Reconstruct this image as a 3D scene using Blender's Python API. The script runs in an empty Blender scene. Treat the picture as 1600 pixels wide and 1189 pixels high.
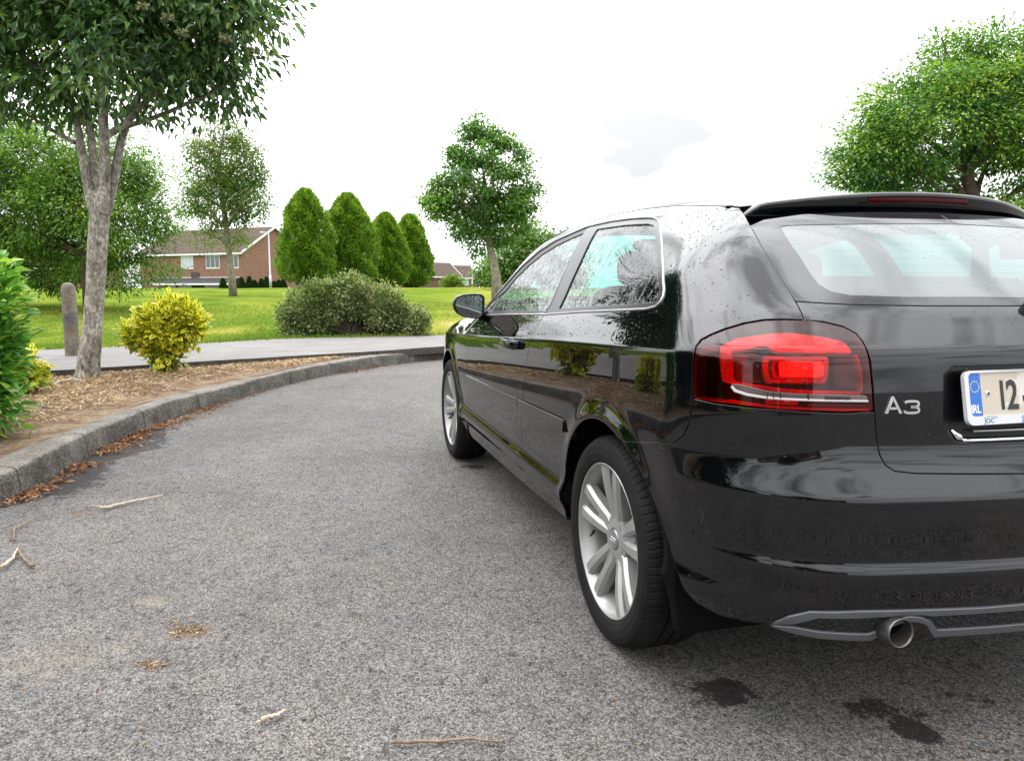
import bpy, math, random
import numpy as np
from mathutils import Vector, Matrix
from mathutils.geometry import delaunay_2d_cdt
random.seed(7); RNG = np.random.default_rng(7)
PI = math.pi
scene = bpy.context.scene
COL = scene.collection
WORLD_FRAME = 'x forward along the parked car, y to its left, z up, metres, road at z = 0'

# ------------------------------------------------------------------ camera
CAM = np.array([-2.0245, 1.707, 1.0726]); YAW, PITCH, FPX = .264, .1236, 1162.
FWD = np.array([math.cos(YAW)*math.cos(PITCH), -math.sin(YAW)*math.cos(PITCH), -math.sin(PITCH)])
RGT = np.array([-math.sin(YAW), -math.cos(YAW), 0.]); UPV = np.cross(RGT, FWD)
camd = bpy.data.cameras.new('camera'); cam = bpy.data.objects.new('camera', camd); COL.objects.link(cam)
camd.sensor_width = 36; camd.sensor_fit = 'HORIZONTAL'; camd.lens = 36*FPX/1600
camd.clip_start = .05; camd.clip_end = 3000
cam.matrix_world = Matrix(((RGT[0], UPV[0], -FWD[0], CAM[0]), (RGT[1], UPV[1], -FWD[1], CAM[1]), (RGT[2], UPV[2], -FWD[2], CAM[2]), (0, 0, 0, 1)))
scene.camera = cam
FH = np.array([math.cos(YAW), -math.sin(YAW), 0.])      # level viewing direction

def ray(px, py):
    return FWD + RGT*((px-800)/FPX) + UPV*((594.5-py)/FPX)
def at(px, py, D):
    """point seen at a photo pixel, D metres ahead on the level"""
    d = ray(px, py); return CAM + d*(D/float(d @ FH))
def gnd(px, py, z=0.):
    d = ray(px, py); return CAM + d*((z-CAM[2])/d[2])
def rel(a, b, z=0.):
    """a metres right, b metres ahead of the camera on the level"""
    p = CAM + RGT*a + FH*b; return np.array([p[0], p[1], z])

# ------------------------------------------------------------------ world, sun, exposure
SUN_EL, SUN_AZ = math.radians(52), math.radians(35)
SUN_DIR = Vector((.42, .22, 1.0)).normalized()      # towards the sun: ahead and to the left of the car, high
wd = bpy.data.worlds.new('World'); scene.world = wd; wd.use_nodes = True
nt = wd.node_tree; nt.nodes.clear()
def N(t, kind, **k):
    n = t.nodes.new(kind)
    for a, v in k.items():
        if a == 'inp':
            for q, w in v.items(): n.inputs[q].default_value = w
        else: setattr(n, a, v)
    return n
sky = N(nt, 'ShaderNodeTexSky', sky_type='NISHITA', sun_disc=False, sun_elevation=SUN_EL, sun_rotation=SUN_AZ, air_density=1.2, dust_density=2.0)
tc = N(nt, 'ShaderNodeTexCoord')
mp = N(nt, 'ShaderNodeMapping'); mp.inputs['Scale'].default_value = (1, 1, 2.3)
nz = N(nt, 'ShaderNodeTexNoise', inp={'Scale': 1.9, 'Detail': 5., 'Roughness': .5, 'Distortion': .25})
cr = N(nt, 'ShaderNodeValToRGB')
cr.color_ramp.elements[0].position = .385; cr.color_ramp.elements[0].color = (18.5, 18.8, 19.4, 1)
cr.color_ramp.elements[1].position = .49; cr.color_ramp.elements[1].color = (22.6, 22.8, 23.3, 1)
mx = N(nt, 'ShaderNodeMixRGB', inp={'Fac': .9})
bg = N(nt, 'ShaderNodeBackground', inp={'Strength': .10}); wo = N(nt, 'ShaderNodeOutputWorld')
L = nt.links.new
L(tc.outputs['Generated'], mp.inputs['Vector']); L(mp.outputs['Vector'], nz.inputs['Vector']); L(nz.outputs['Fac'], cr.inputs['Fac'])
sz_ = N(nt, 'ShaderNodeSeparateXYZ'); L(tc.outputs['Generated'], sz_.inputs[0])
gm_ = N(nt, 'ShaderNodeMath', operation='MULTIPLY_ADD', inp={1: .45, 2: .66}); gm_.use_clamp = False; L(sz_.outputs['Z'], gm_.inputs[0])
sv_ = N(nt, 'ShaderNodeVectorMath', operation='SCALE'); L(cr.outputs['Color'], sv_.inputs[0]); L(gm_.outputs[0], sv_.inputs['Scale'])
dp_ = N(nt, 'ShaderNodeVectorMath', operation='DOT_PRODUCT'); L(tc.outputs['Generated'], dp_.inputs[0]); dp_.inputs[1].default_value = tuple(SUN_DIR)
q1 = N(nt, 'ShaderNodeMath', operation='MAXIMUM', inp={1: 0.}); L(dp_.outputs['Value'], q1.inputs[0]); q2 = N(nt, 'ShaderNodeMath', operation='POWER', inp={1: 3.}); L(q1.outputs[0], q2.inputs[0])
q3 = N(nt, 'ShaderNodeMath', operation='MULTIPLY_ADD', inp={1: 1.5}); L(q2.outputs[0], q3.inputs[0]); L(gm_.outputs[0], q3.inputs[2]); mp2 = N(nt, 'ShaderNodeMapping', inp={'Scale': (1., 1., 4.6), 'Location': (.37, .61, .2)}); L(tc.outputs['Generated'], mp2.inputs['Vector'])
nz2 = N(nt, 'ShaderNodeTexNoise', inp={'Scale': 3.0, 'Detail': 3., 'Roughness': .5, 'Distortion': .1}); L(mp2.outputs[0], nz2.inputs['Vector'])
cm_ = N(nt, 'ShaderNodeMapRange', inp={'From Min': .485, 'From Max': .68, 'To Min': 1.05, 'To Max': .385}); L(nz2.outputs['Fac'], cm_.inputs['Value'])
q4 = N(nt, 'ShaderNodeMath', operation='MULTIPLY'); L(q3.outputs[0], q4.inputs[0]); L(cm_.outputs[0], q4.inputs[1]); L(q4.outputs[0], sv_.inputs['Scale'])
L(sky.outputs['Color'], mx.inputs['Color1']); L(sv_.outputs[0], mx.inputs['Color2']); L(mx.outputs['Color'], bg.inputs['Color']); L(bg.outputs['Background'], wo.inputs['Surface'])
sund = bpy.data.lights.new('sun', 'SUN'); sund.energy = .6; sund.angle = math.radians(85); sund.color = (1, .96, .9)
sun = bpy.data.objects.new('sun', sund); COL.objects.link(sun)
sun.rotation_euler = SUN_DIR.to_track_quat('Z', 'Y').to_euler()
sky.sun_elevation = math.asin(SUN_DIR.z); sky.sun_rotation = math.atan2(SUN_DIR.x, SUN_DIR.y)
scene.view_settings.view_transform = 'Standard'; scene.view_settings.look = 'None'
scene.view_settings.exposure = .40; scene.view_settings.gamma = 1
scene.cycles.use_denoising = True
scene.cycles.max_bounces = 8; scene.cycles.transparent_max_bounces = 16; scene.cycles.sample_clamp_indirect = 8
scene.cycles.caustics_reflective = False; scene.cycles.caustics_refractive = False

# ------------------------------------------------------------------ object helpers
def tag(o, label=None, cat=None, group=None, kind=None):
    if label: o['label'] = label
    if cat: o['category'] = cat
    if group: o['group'] = group
    if kind: o['kind'] = kind
    return o
def empty(name, loc=(0, 0, 0), rz=0.):
    o = bpy.data.objects.new(name, None); COL.objects.link(o); o.location = loc; o.rotation_euler = (0, 0, rz); o.empty_display_size = .2
    return o
def mesh(name, V, F, mat=None, parent=None, normals=None, smooth=True, loc=None, fmat=None):
    me = bpy.data.meshes.new(name)
    V = np.asarray(V, np.float32)
    if isinstance(F, np.ndarray) and F.ndim == 2:
        n, k = F.shape
        me.vertices.add(len(V)); me.vertices.foreach_set('co', V.ravel())
        me.loops.add(n*k); me.loops.foreach_set('vertex_index', F.astype(np.int32).ravel())
        me.polygons.add(n); me.polygons.foreach_set('loop_start', np.arange(0, n*k, k, dtype=np.int32))
        me.polygons.foreach_set('loop_total', np.full(n, k, np.int32))
        me.update(calc_edges=True)
    else:
        me.from_pydata([tuple(map(float, v)) for v in V], [], [tuple(int(i) for i in f) for f in F]); me.update()
    if len(me.polygons): me.polygons.foreach_set('use_smooth', np.full(len(me.polygons), bool(smooth)))
    mats = mat if isinstance(mat, (list, tuple)) else [mat]
    for m in mats:
        if m: me.materials.append(m)
    if fmat is not None: me.polygons.foreach_set('material_index', np.asarray(fmat, np.int32))
    if normals is not None: me.normals_split_custom_set_from_vertices([tuple(map(float, q)) for q in normals])
    o = bpy.data.objects.new(name, me); COL.objects.link(o)
    if parent: o.parent = parent
    if loc is not None: o.location = loc
    return o
def copy_tree(o, parent=None):
    c = o.copy(); COL.objects.link(c)
    if parent is not None: c.parent = parent
    for ch in list(o.children): copy_tree(ch, c)
    return c

class MB:
    """collects simple solids and builds them as one mesh"""
    def __init__(s): s.V = []; s.F = []; s.n = 0
    def add(s, V, F):
        V = np.asarray(V, float).reshape(-1, 3); s.V.append(V); s.F += [[i+s.n for i in f] for f in F]; s.n += len(V); return s
    def box(s, lo, hi, R=None, c=None):
        x0, y0, z0 = lo; x1, y1, z1 = hi
        V = np.array([(x0,y0,z0),(x1,y0,z0),(x1,y1,z0),(x0,y1,z0),(x0,y0,z1),(x1,y0,z1),(x1,y1,z1),(x0,y1,z1)], float)
        if R is not None: V = V @ np.asarray(R).T
        if c is not None: V = V + np.asarray(c)
        return s.add(V, [(0,3,2,1),(4,5,6,7),(0,1,5,4),(1,2,6,5),(2,3,7,6),(3,0,4,7)])
    def tube(s, pts, rad, n=8, cap=True):
        pts = np.asarray(pts, float); m = len(pts); rad = np.broadcast_to(np.asarray(rad, float), (m,))
        T = np.gradient(pts, axis=0); T /= np.linalg.norm(T, axis=1)[:, None]+1e-12
        ref = np.array([0, 0, 1.]) if abs(T[0][2]) < .9 else np.array([1., 0, 0])
        V = []; a = np.linspace(0, 2*PI, n, endpoint=False); u = None
        for i in range(m):
            if u is None: u = np.cross(T[i], ref)
            else: u = u - T[i]*(u @ T[i])
            u /= np.linalg.norm(u)+1e-12; w = np.cross(T[i], u)
            V.append(pts[i]+rad[i]*(np.cos(a)[:, None]*u+np.sin(a)[:, None]*w))
        F = [(i*n+j, i*n+(j+1) % n, (i+1)*n+(j+1) % n, (i+1)*n+j) for i in range(m-1) for j in range(n)]
        if cap: F += [tuple(range(n))[::-1], tuple((m-1)*n+j for j in range(n))]
        return s.add(np.concatenate(V), F)
    def lathe(s, prof, n=48, axis='z', c=(0, 0, 0)):
        """prof: (radius, height) list"""
        prof = np.asarray(prof, float); m = len(prof); a = np.linspace(0, 2*PI, n, endpoint=False)
        V = np.zeros((m, n, 3))
        V[:, :, 0] = prof[:, 0][:, None]*np.cos(a); V[:, :, 1] = prof[:, 0][:, None]*np.sin(a); V[:, :, 2] = prof[:, 1][:, None]
        if axis == 'y': V = np.stack([V[..., 1], V[..., 2], V[..., 0]], -1)
        if axis == 'x': V = np.stack([V[..., 2], V[..., 0], V[..., 1]], -1)
        V = V.reshape(-1, 3)+np.asarray(c)
        return s.add(V, [(i*n+j, i*n+(j+1) % n, (i+1)*n+(j+1) % n, (i+1)*n+j) for i in range(m-1) for j in range(n)])
    def prism(s, poly, h0, h1, M=None):
        """2D polygon extruded from h0 to h1"""
        poly = np.asarray(poly, float); n = len(poly)
        V = np.concatenate([np.c_[poly, np.full(n, h0)], np.c_[poly, np.full(n, h1)]])
        if M is not None: V = V @ np.asarray(M)[:3, :3].T + np.asarray(M)[:3, 3]
        return s.add(V, [tuple(range(n))[::-1], tuple(range(n, 2*n))]+[(i, (i+1) % n, n+(i+1) % n, n+i) for i in range(n)])
    def build(s, name, mat=None, parent=None, smooth=False, loc=None, auto=None):
        o = mesh(name, np.concatenate(s.V), s.F, mat, parent, smooth=smooth, loc=loc)
        if auto is not None:
            import bmesh
            bm = bmesh.new(); bm.from_mesh(o.data); bmesh.ops.recalc_face_normals(bm, faces=bm.faces)
            for e in bm.edges:
                e.smooth = len(e.link_faces) == 2 and e.calc_face_angle(0) < math.radians(auto)
            for f in bm.faces: f.smooth = True
            bm.to_mesh(o.data); bm.free()
        return o

# ------------------------------------------------------------------ materials
def newmat(name):
    m = bpy.data.materials.new(name); m.use_nodes = True; t = m.node_tree; t.nodes.clear()
    out = N(t, 'ShaderNodeOutputMaterial'); return m, t, out
def principled(name, color, rough=.5, metal=0., coat=0., coatr=.03, spec=.5, bump=None, var=None, emis=None):
    m, t, out = newmat(name)
    b = N(t, 'ShaderNodeBsdfPrincipled'); i = b.inputs
    i['Base Color'].default_value = (*color, 1); i['Roughness'].default_value = rough; i['Metallic'].default_value = metal
    i['Coat Weight'].default_value = coat; i['Coat Roughness'].default_value = coatr; i['Specular IOR Level'].default_value = spec
    t.links.new(b.outputs[0], out.inputs['Surface'])
    tcn = N(t, 'ShaderNodeTexCoord')
    if var:    # (scale, amount)
        n = N(t, 'ShaderNodeTexNoise', inp={'Scale': var[0], 'Detail': 5., 'Roughness': .6}); t.links.new(tcn.outputs['Object'], n.inputs['Vector'])
        r = N(t, 'ShaderNodeValToRGB'); a = var[1]
        r.color_ramp.elements[0].position = .3; r.color_ramp.elements[1].position = .7
        r.color_ramp.elements[0].color = tuple(c*(1-a) for c in color)+(1,); r.color_ramp.elements[1].color = tuple(min(1, c*(1+a)) for c in color)+(1,)
        t.links.new(n.outputs['Fac'], r.inputs['Fac']); t.links.new(r.outputs['Color'], i['Base Color'])
    if bump:   # (scale, strength, distance)
        n = N(t, 'ShaderNodeTexNoise', inp={'Scale': bump[0], 'Detail': 4.}); t.links.new(tcn.outputs['Object'], n.inputs['Vector'])
        bp = N(t, 'ShaderNodeBump', inp={'Strength': bump[1], 'Distance': bump[2]}); t.links.new(n.outputs['Fac'], bp.inputs['Height']); t.links.new(bp.outputs['Normal'], i['Normal'])
    if emis: i['Emission Color'].default_value = (*emis[0], 1); i['Emission Strength'].default_value = emis[1]
    return m
def math_(t, op, a, b=None, c=None, clamp=False):
    n = N(t, 'ShaderNodeMath', operation=op); n.use_clamp = clamp
    for k, v in enumerate((a, b, c)):
        if v is None: continue
        if isinstance(v, (int, float)): n.inputs[k].default_value = v
        else: t.links.new(v, n.inputs[k])
    return n.outputs[0]
def ramp(t, fac, stops):
    r = N(t, 'ShaderNodeValToRGB'); e = r.color_ramp.elements
    while len(e) < len(stops): e.new(.5)
    for k, (p, c) in enumerate(stops): e[k].position = p; e[k].color = (*c, 1) if len(c) == 3 else c
    t.links.new(fac, r.inputs['Fac']); return r.outputs['Color']
def noise(t, vec, scale, detail=4., rough=.55, dist=0.):
    n = N(t, 'ShaderNodeTexNoise', inp={'Scale': scale, 'Detail': detail, 'Roughness': rough, 'Distortion': dist})
    if vec is not None: t.links.new(vec, n.inputs['Vector'])
    return n.outputs['Fac']
def mixc(t, f, a, b, bt='MIX'):
    n = N(t, 'ShaderNodeMixRGB', blend_type=bt)
    for k, v in (('Fac', f), ('Color1', a), ('Color2', b)):
        if isinstance(v, (int, float)): n.inputs[k].default_value = v
        elif isinstance(v, tuple): n.inputs[k].default_value = (*v, 1) if len(v) == 3 else v
        else: t.links.new(v, n.inputs[k])
    return n.outputs['Color']
# ================================================================== THE CAR
def pchip(xs, ys, X):
    xs = np.asarray(xs, float); ys = np.asarray(ys, float); h = np.diff(xs); d = np.diff(ys)/h
    m = np.zeros(len(xs)); m[0] = d[0]; m[-1] = d[-1]
    for k in range(1, len(xs)-1):
        if d[k-1]*d[k] > 0:
            w1 = 2*h[k]+h[k-1]; w2 = h[k]+2*h[k-1]; m[k] = (w1+w2)/(w1/d[k-1]+w2/d[k])
    i = np.clip(np.searchsorted(xs, X)-1, 0, len(xs)-2); t = (X-xs[i])/h[i]
    tt = np.clip(t, 0, 1)
    y = (1+2*tt)*(1-tt)**2*ys[i]+tt*(1-tt)**2*h[i]*m[i]+tt**2*(3-2*tt)*ys[i+1]+tt**2*(tt-1)*h[i]*m[i+1]
    return y+np.where(t < 0, t*h[i]*m[0], 0)+np.where(t > 1, (t-1)*h[i]*m[-1], 0)
def table(pts, sig=.01):
    xs = [p[0] for p in pts]; ys = [p[1] for p in pts]
    X = np.arange(xs[0]-.15, xs[-1]+.15, .001); Y = pchip(xs, ys, X)
    k = np.exp(-.5*(np.arange(-int(4*sig/.001), int(4*sig/.001)+1)*.001/sig)**2); k /= k.sum()
    Yp = np.pad(Y, len(k)//2, mode='reflect', reflect_type='odd'); Y = np.convolve(Yp, k, 'valid')
    return lambda v: np.interp(v, X, Y)
def sstep(a, b, v):
    t = np.clip((v-a)/(b-a), 0, 1); return t*t*(3-2*t)
# half width of the flank against height (heights run up towards the tail)
WT = table([(.10,.76),(.18,.825),(.235,.845),(.28,.855),(.315,.866),(.335,.878),(.35,.883),(.375,.879),(.40,.869),(.43,.866),(.50,.872),(.60,.880),(.68,.8825),(.78,.880),(.86,.8765),(.903,.8750),(.918,.868),(.95,.853),(.985,.836),(1.015,.819),(1.05,.801),(1.12,.765),(1.20,.720),(1.28,.671),(1.36,.617),(1.45,.55)], .0045)
XRT = table([(.10,-.60),(.22,-.71),(.28,-.742),(.33,-.765),(.40,-.790),(.452,-.803),(.466,-.800),(.478,-.792),(.52,-.796),(.60,-.803),(.622,-.803),(.632,-.797),(.66,-.778),(.695,-.757),(.72,-.750),(.80,-.744),(.88,-.738),(.925,-.733),(.938,-.728),(.955,-.713),(.99,-.680),(1.02,-.652),(1.05,-.616),(1.10,-.550),(1.16,-.470),(1.22,-.384),(1.28,-.288),(1.32,-.212),(1.36,-.11),(1.42,.10)], .005)
ZTT = table([(-.8,1.20),(-.6,1.255),(-.4,1.302),(-.2,1.341),(0,1.370),(.3,1.399),(.7,1.418),(1.1,1.420),(1.4,1.403),(1.58,1.381),(1.70,1.350),(1.9,1.252),(2.1,1.140),(2.3,1.022),(2.37,.982),(2.43,.960),(2.7,.925),(3.0,.872),(3.2,.815),(3.33,.745),(3.42,.66),(3.5,.5)], .02)
XFT = table([(.1,3.25),(.2,3.38),(.3,3.42),(.5,3.445),(.62,3.435),(.75,3.38),(.9,3.25)], .02)
def W(x, z):
    zz = z+.045*x*sstep(.42, .72, z)
    w = WT(zz)
    w = w-.030*np.clip(-x/.6, 0, 2)**2-.035*np.clip(x-2.0, 0, 2)**2
    w = w-.058*sstep(.45, -.25, x)*sstep(1.08, 1.32, z)
    for xc in (0., 2.578):      # wheel arch lips stand slightly proud
        r = np.hypot(x-xc, z-.317); w = w+.010*np.exp(-((r-.372)/.035)**2)*sstep(.86, .72, z)
    return w
def XR(y, z): return XRT(z)+(.20+.10*sstep(.9, 1.2, z))*y*y
def XF(y, z): return XFT(z)-.42*y*y
def ZT(x, y):
    xe = x+y*y*(.36*sstep(1.25, 1.75, x)-.16*sstep(2.2, 2.5, x))
    return ZTT(xe)-y*y*(.20-.13*sstep(1.7, 2.4, x))
def rnd(a, b, r, p=2.5):
    ap = np.maximum(a+r, 0); bp = np.maximum(b+r, 0)
    return (ap**p+bp**p)**(1/p)-r+np.minimum(np.maximum(a+r, b+r), 0)
def FB(P):
    x, y, z = P[..., 0], np.abs(P[..., 1]), P[..., 2]
    rr = .30-.07*sstep(.62, .8, z)-.09*sstep(.98, 1.25, z)
    a = rnd(y-W(x, z), XR(y, z)-x, rr, 2.4)
    a = rnd(a, x-XF(y, z), .30, 2.4)
    return rnd(a, z-ZT(x, y), .085-.03*sstep(2.2, 2.6, x), 2.4)
def NB(P):
    e = .0015; g = np.stack([FB(P+np.eye(3)[k]*e)-FB(P-np.eye(3)[k]*e) for k in range(3)], -1)
    return g/(np.linalg.norm(g, axis=-1, keepdims=True)+1e-12)
def shoot(o, d, t1=3.):
    lo = np.zeros(len(o)); hi = np.full(len(o), t1)
    for _ in range(34):
        m = (lo+hi)/2; ins = FB(o+d*m[:, None]) < 0; lo = np.where(ins, m, lo); hi = np.where(ins, hi, m)
    return o+d*((lo+hi)/2)[:, None]
LC, Y0, XF0 = .62, .32, 3.0
def X0(z): return XRT(z)+.42
def S(uv):
    """(s, z) on the belt round the body -> 3D"""
    uv = np.atleast_2d(np.asarray(uv, float)); s, z = uv[:, 0], uv[:, 1]; x0 = X0(z); sf = x0-XF0
    a = np.clip(s/LC, 0, 1)*PI/2; e = np.clip((sf-s)/LC, 0, 1)*PI/2
    ox = np.where(s < sf, XF0, np.where(s < 0, x0-s, x0))
    oy = np.where(s > LC, Y0-(s-LC), np.where(s < sf-LC, Y0-(sf-LC-s), np.where((s < sf) | (s > 0), Y0, 0.)))
    dx = np.where(s > 0, -np.sin(a), np.where(s < sf, np.sin(e), 0)); dy = np.where(s > 0, np.cos(a), np.where(s < sf, np.cos(e), 1))
    return shoot(np.stack([ox, oy, z], -1), np.stack([dx, dy, 0*z], -1))
def inv(P):
    """3D point near the body -> (s, z)"""
    x, y, z = P; x0 = float(X0(z))
    if x >= XF0:
        sf = x0-XF0
        if y > Y0: return (sf-math.atan2(x-XF0, y-Y0)/(PI/2)*LC, z)
        return (sf-LC-(Y0-y), z)
    if x >= x0: return (x0-x, z)
    if y > Y0: return (math.atan2(x0-x, y-Y0)/(PI/2)*LC, z)
    return (LC+Y0-y, z)
def PX(px, py, off=0.):
    """photo pixel -> point of the body skin it shows"""
    d = ray(px, py); t = np.arange(.5, 7.5, .004); f = FB(CAM+d*t[:, None])-off
    k = np.nonzero(f < 0)[0]
    if len(k) == 0: k = [int(np.argmin(f))]; return inv(CAM+d*t[k[0]])
    lo, hi = t[k[0]-1], t[k[0]]
    for _ in range(20):
        m = (lo+hi)/2
        if FB((CAM+d*m)[None])[0]-off < 0: hi = m
        else: lo = m
    return inv(CAM+d*(lo+hi)/2)
def XZ(x, z):
    s = np.linspace(float(X0(z))-XF0-LC*.98, LC*.98, 500); p = S(np.c_[s, np.full(500, z)]); return (float(np.interp(-x, -p[:, 0], s)), z)
def YZ(y, z): return (LC+Y0-y, z)
def PXL(l): return [PX(*p) for p in l]

def area2(p): x, y = p[:, 0], p[:, 1]; return .5*np.sum(x*np.roll(y, -1)-np.roll(x, -1)*y)
def clean(p):
    p = np.asarray(p, float); k = np.linalg.norm(p-np.roll(p, 1, axis=0), axis=1) > 1e-4; return p[k]
def inset(p, d):
    p = clean(p)
    if area2(p) < 0: p = p[::-1]
    e = np.roll(p, -1, axis=0)-p; e /= np.linalg.norm(e, axis=1)[:, None]; n = np.c_[-e[:, 1], e[:, 0]]
    m = n+np.roll(n, 1, axis=0); m /= np.linalg.norm(m, axis=1)[:, None]+1e-9
    c = np.sum(m*n, axis=1); return p+m*(d/np.maximum(c, .45))[:, None]
def resamp(p, h):
    out = []
    for a, b in zip(p, np.roll(p, -1, axis=0)):
        k = max(1, int(math.ceil(np.linalg.norm(b-a)/h)))
        for j in range(k): out.append(a+(b-a)*j/k)
    return np.array(out)
def fillet(p, r, idx=None, n=4):
    """round the corners of a polygon"""
    p = clean(p); out = []; m = len(p)
    for i in range(m):
        a, b, c = p[i-1], p[i], p[(i+1) % m]; u = a-b; w = c-b; lu, lw = np.linalg.norm(u), np.linalg.norm(w); u /= lu; w /= lw
        ang = math.acos(max(-1, min(1, float(u @ w))))
        if (idx is not None and i not in idx) or ang > 2.7: out.append(b); continue
        d = min(r, lu*.45, lw*.45)
        for t in np.linspace(0, 1, n+1): out.append((1-t)**2*(b+u*d)+2*t*(1-t)*b+t*t*(b+w*d))
    return np.array(out)
def inside(pts, loops):
    r = np.zeros(len(pts), bool); x, y = pts[:, 0], pts[:, 1]
    for L_ in loops:
        a = L_; b = np.roll(L_, -1, axis=0)
        for (x1, y1), (x2, y2) in zip(a, b):
            if y1 == y2: continue
            c = ((y1 > y) != (y2 > y)) & (x < (x2-x1)*(y-y1)/(y2-y1)+x1); r ^= c
    return r
def patch(name, loops, mat, parent, gap=.0022, step=.022, off=0., depth=.014, surf=None, nrm=None, mirror=False, both=False, extra=None, bulge=0., sharp=None, raw=False, seam0=None, edge=.0016):
    """skin panel: polygons (outer first, then holes) in surface coordinates, laid on the body, with rolled edges"""
    surf = surf or S; nrm = nrm or NB
    LP = []
    for k, l in enumerate(loops):
        q = clean(l)
        if not raw: q = inset(q, gap if k == 0 else -gap)
        if (area2(q) < 0) == (k == 0): q = q[::-1]
        LP.append(resamp(q, step*.8))
    B = np.concatenate(LP); mn, mxx = B.min(0), B.max(0)
    gx = np.arange(mn[0], mxx[0], step); gy = np.arange(mn[1], mxx[1], step*.87)
    G = np.array([(x+(j % 2)*step*.5, y) for j, y in enumerate(gy) for x in gx])
    if extra is not None and len(extra): G = np.concatenate([G, np.asarray(extra)])
    G = G[inside(G, LP)]
    if extra is not None and len(extra):
        E_ = np.asarray(extra, float); ne = inside(E_, LP).sum(); A_, E2 = G[:len(G)-ne], G[len(G)-ne:]
        if len(E2) and len(A_):
            dd = np.full(len(A_), 9.)
            for a in range(0, len(E2), 256): dd = np.minimum(dd, np.abs((A_[:, None]-E2[None, a:a+256])/[1., .6]).max(2).min(1))
            G = np.concatenate([A_[dd > .012], E2])
    if len(G):
        dmin = np.full(len(G), 9.)
        for a in range(0, len(B), 64): dmin = np.minimum(dmin, np.linalg.norm(G[:, None]-B[None, a:a+64], axis=2).min(1))
        G = G[dmin > min(step*.38, .0045)]
    edges = []; n = 0
    for l in LP: edges += [(n+i, n+(i+1) % len(l)) for i in range(len(l))]; n += len(l)
    allp = np.concatenate([B, G]) if len(G) else B
    r = delaunay_2d_cdt([Vector(p) for p in allp], edges, [], 0, 1e-6, True)
    vs = np.array([tuple(v) for v in r[0]]); tri = np.array([f for f in r[2]])
    cen = vs[tri].mean(1); tri = tri[inside(cen, LP)]
    orig = r[3]; new_of = {}
    for i, o_ in enumerate(orig):
        for q in o_: new_of[q] = i
    P = surf(vs); Nn = nrm(P)
    if bulge:
        dm = np.full(len(vs), 9.)
        for a in range(0, len(B), 64): dm = np.minimum(dm, np.linalg.norm(vs[:, None]-B[None, a:a+64], axis=2).min(1))
        P = P+Nn*(bulge*(1-np.exp(-dm/.02)))[:, None]
    P = P+Nn*off
    # face orientation follows the outward normal
    a, b, c = P[tri[:, 0]], P[tri[:, 1]], P[tri[:, 2]]
    fl = np.sum(np.cross(b-a, c-a)*Nn[tri[:, 0]], 1) < 0; tri[fl] = tri[fl][:, ::-1]
    V = [P]; NN = [Nn]; F = [tri]; base = len(P); ns = 0
    if depth > 0:
        k0 = 0
        for li, l in enumerate(LP):
            idx = np.array([new_of.get(k0+i, -1) for i in range(len(l))]); k0 += len(l); idx = idx[idx >= 0]
            p = P[idx]; nn = Nn[idx]; T = np.roll(p, -1, 0)-np.roll(p, 1, 0); T /= np.linalg.norm(T, axis=1)[:, None]+1e-12
            O = np.cross(T, nn); O /= np.linalg.norm(O, axis=1)[:, None]+1e-12
            cuv = l.mean(0)
            # outward = away from the material
            uvp = vs[idx]; tuv = np.roll(uvp, -1, 0)-np.roll(uvp, 1, 0)
            # outer loop is counter-clockwise, hole clockwise: material lies to the left
            e1 = surf(uvp+np.c_[-tuv[:, 1], tuv[:, 0]]/(np.linalg.norm(tuv, axis=1)[:, None]+1e-12)*.003)
            sgn = np.where(np.sum((e1-surf(uvp))*O, 1) > 0, -1., 1.); O = O*sgn[:, None]
            e = edge
            rows = [(p, nn), (p+O*e*.9-nn*e*.35, nn*.7+O*.7), (p+O*e*1.2-nn*e*1.6, O), (p+O*e*1.2-nn*depth, O)]
            m = len(idx); st = base
            for q, w in rows: V.append(q); NN.append(w/np.linalg.norm(w, axis=1)[:, None]); base += m
            skip = np.zeros(m, bool)
            if both: skip = (np.abs(p[:, 1]) < 1e-3) & (np.abs(np.roll(p, -1, 0)[:, 1]) < 1e-3)
            qd = []
            for rr in range(len(rows)-1):
                for i in range(m):
                    if skip[i]: continue
                    j = (i+1) % m; qd.append((st+rr*m+i, st+rr*m+j, st+(rr+1)*m+j, st+(rr+1)*m+i))
            F.append(('q', qd))
    V = np.concatenate(V); NN = np.concatenate(NN)
    FF = [tuple(t) for t in F[0]]
    for it in F[1:]:
        for q in it[1]:
            a, b, c = V[q[0]], V[q[1]], V[q[2]]; g = np.cross(b-a, c-a)
            if g @ NN[q[1]]+g @ NN[q[3]] < 0: q = q[::-1]
            FF.append(q)
    def flip(V, NN, FF): return V*[1, -1, 1], NN*[1, -1, 1], [f[::-1] for f in FF]
    if mirror and not both: V, NN, FF = flip(V, NN, FF)
    if both:
        V2, N2, F2 = flip(V, NN, FF); n = len(V); V = np.concatenate([V, V2]); NN = np.concatenate([NN, N2]); FF = FF+[tuple(i+n for i in f) for f in F2]
    return mesh(name, V, FF, mat, parent, normals=NN)
def ST(uv):
    """(x, y) seen from above -> 3D on roof, screen and bonnet"""
    uv = np.atleast_2d(uv); o = np.c_[uv, np.full(len(uv), .5)]; return shoot(o, np.tile([0, 0, 1.], (len(uv), 1)))
def pair(name, loops, mat, parent, label=None, **k):
    a = patch(name, loops, mat, parent, **k); b = patch(name, loops, mat, parent, mirror=True, **k); return a, b
def SN(uv, off=0.):
    p = S(uv); return p+NB(p)*off
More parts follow.
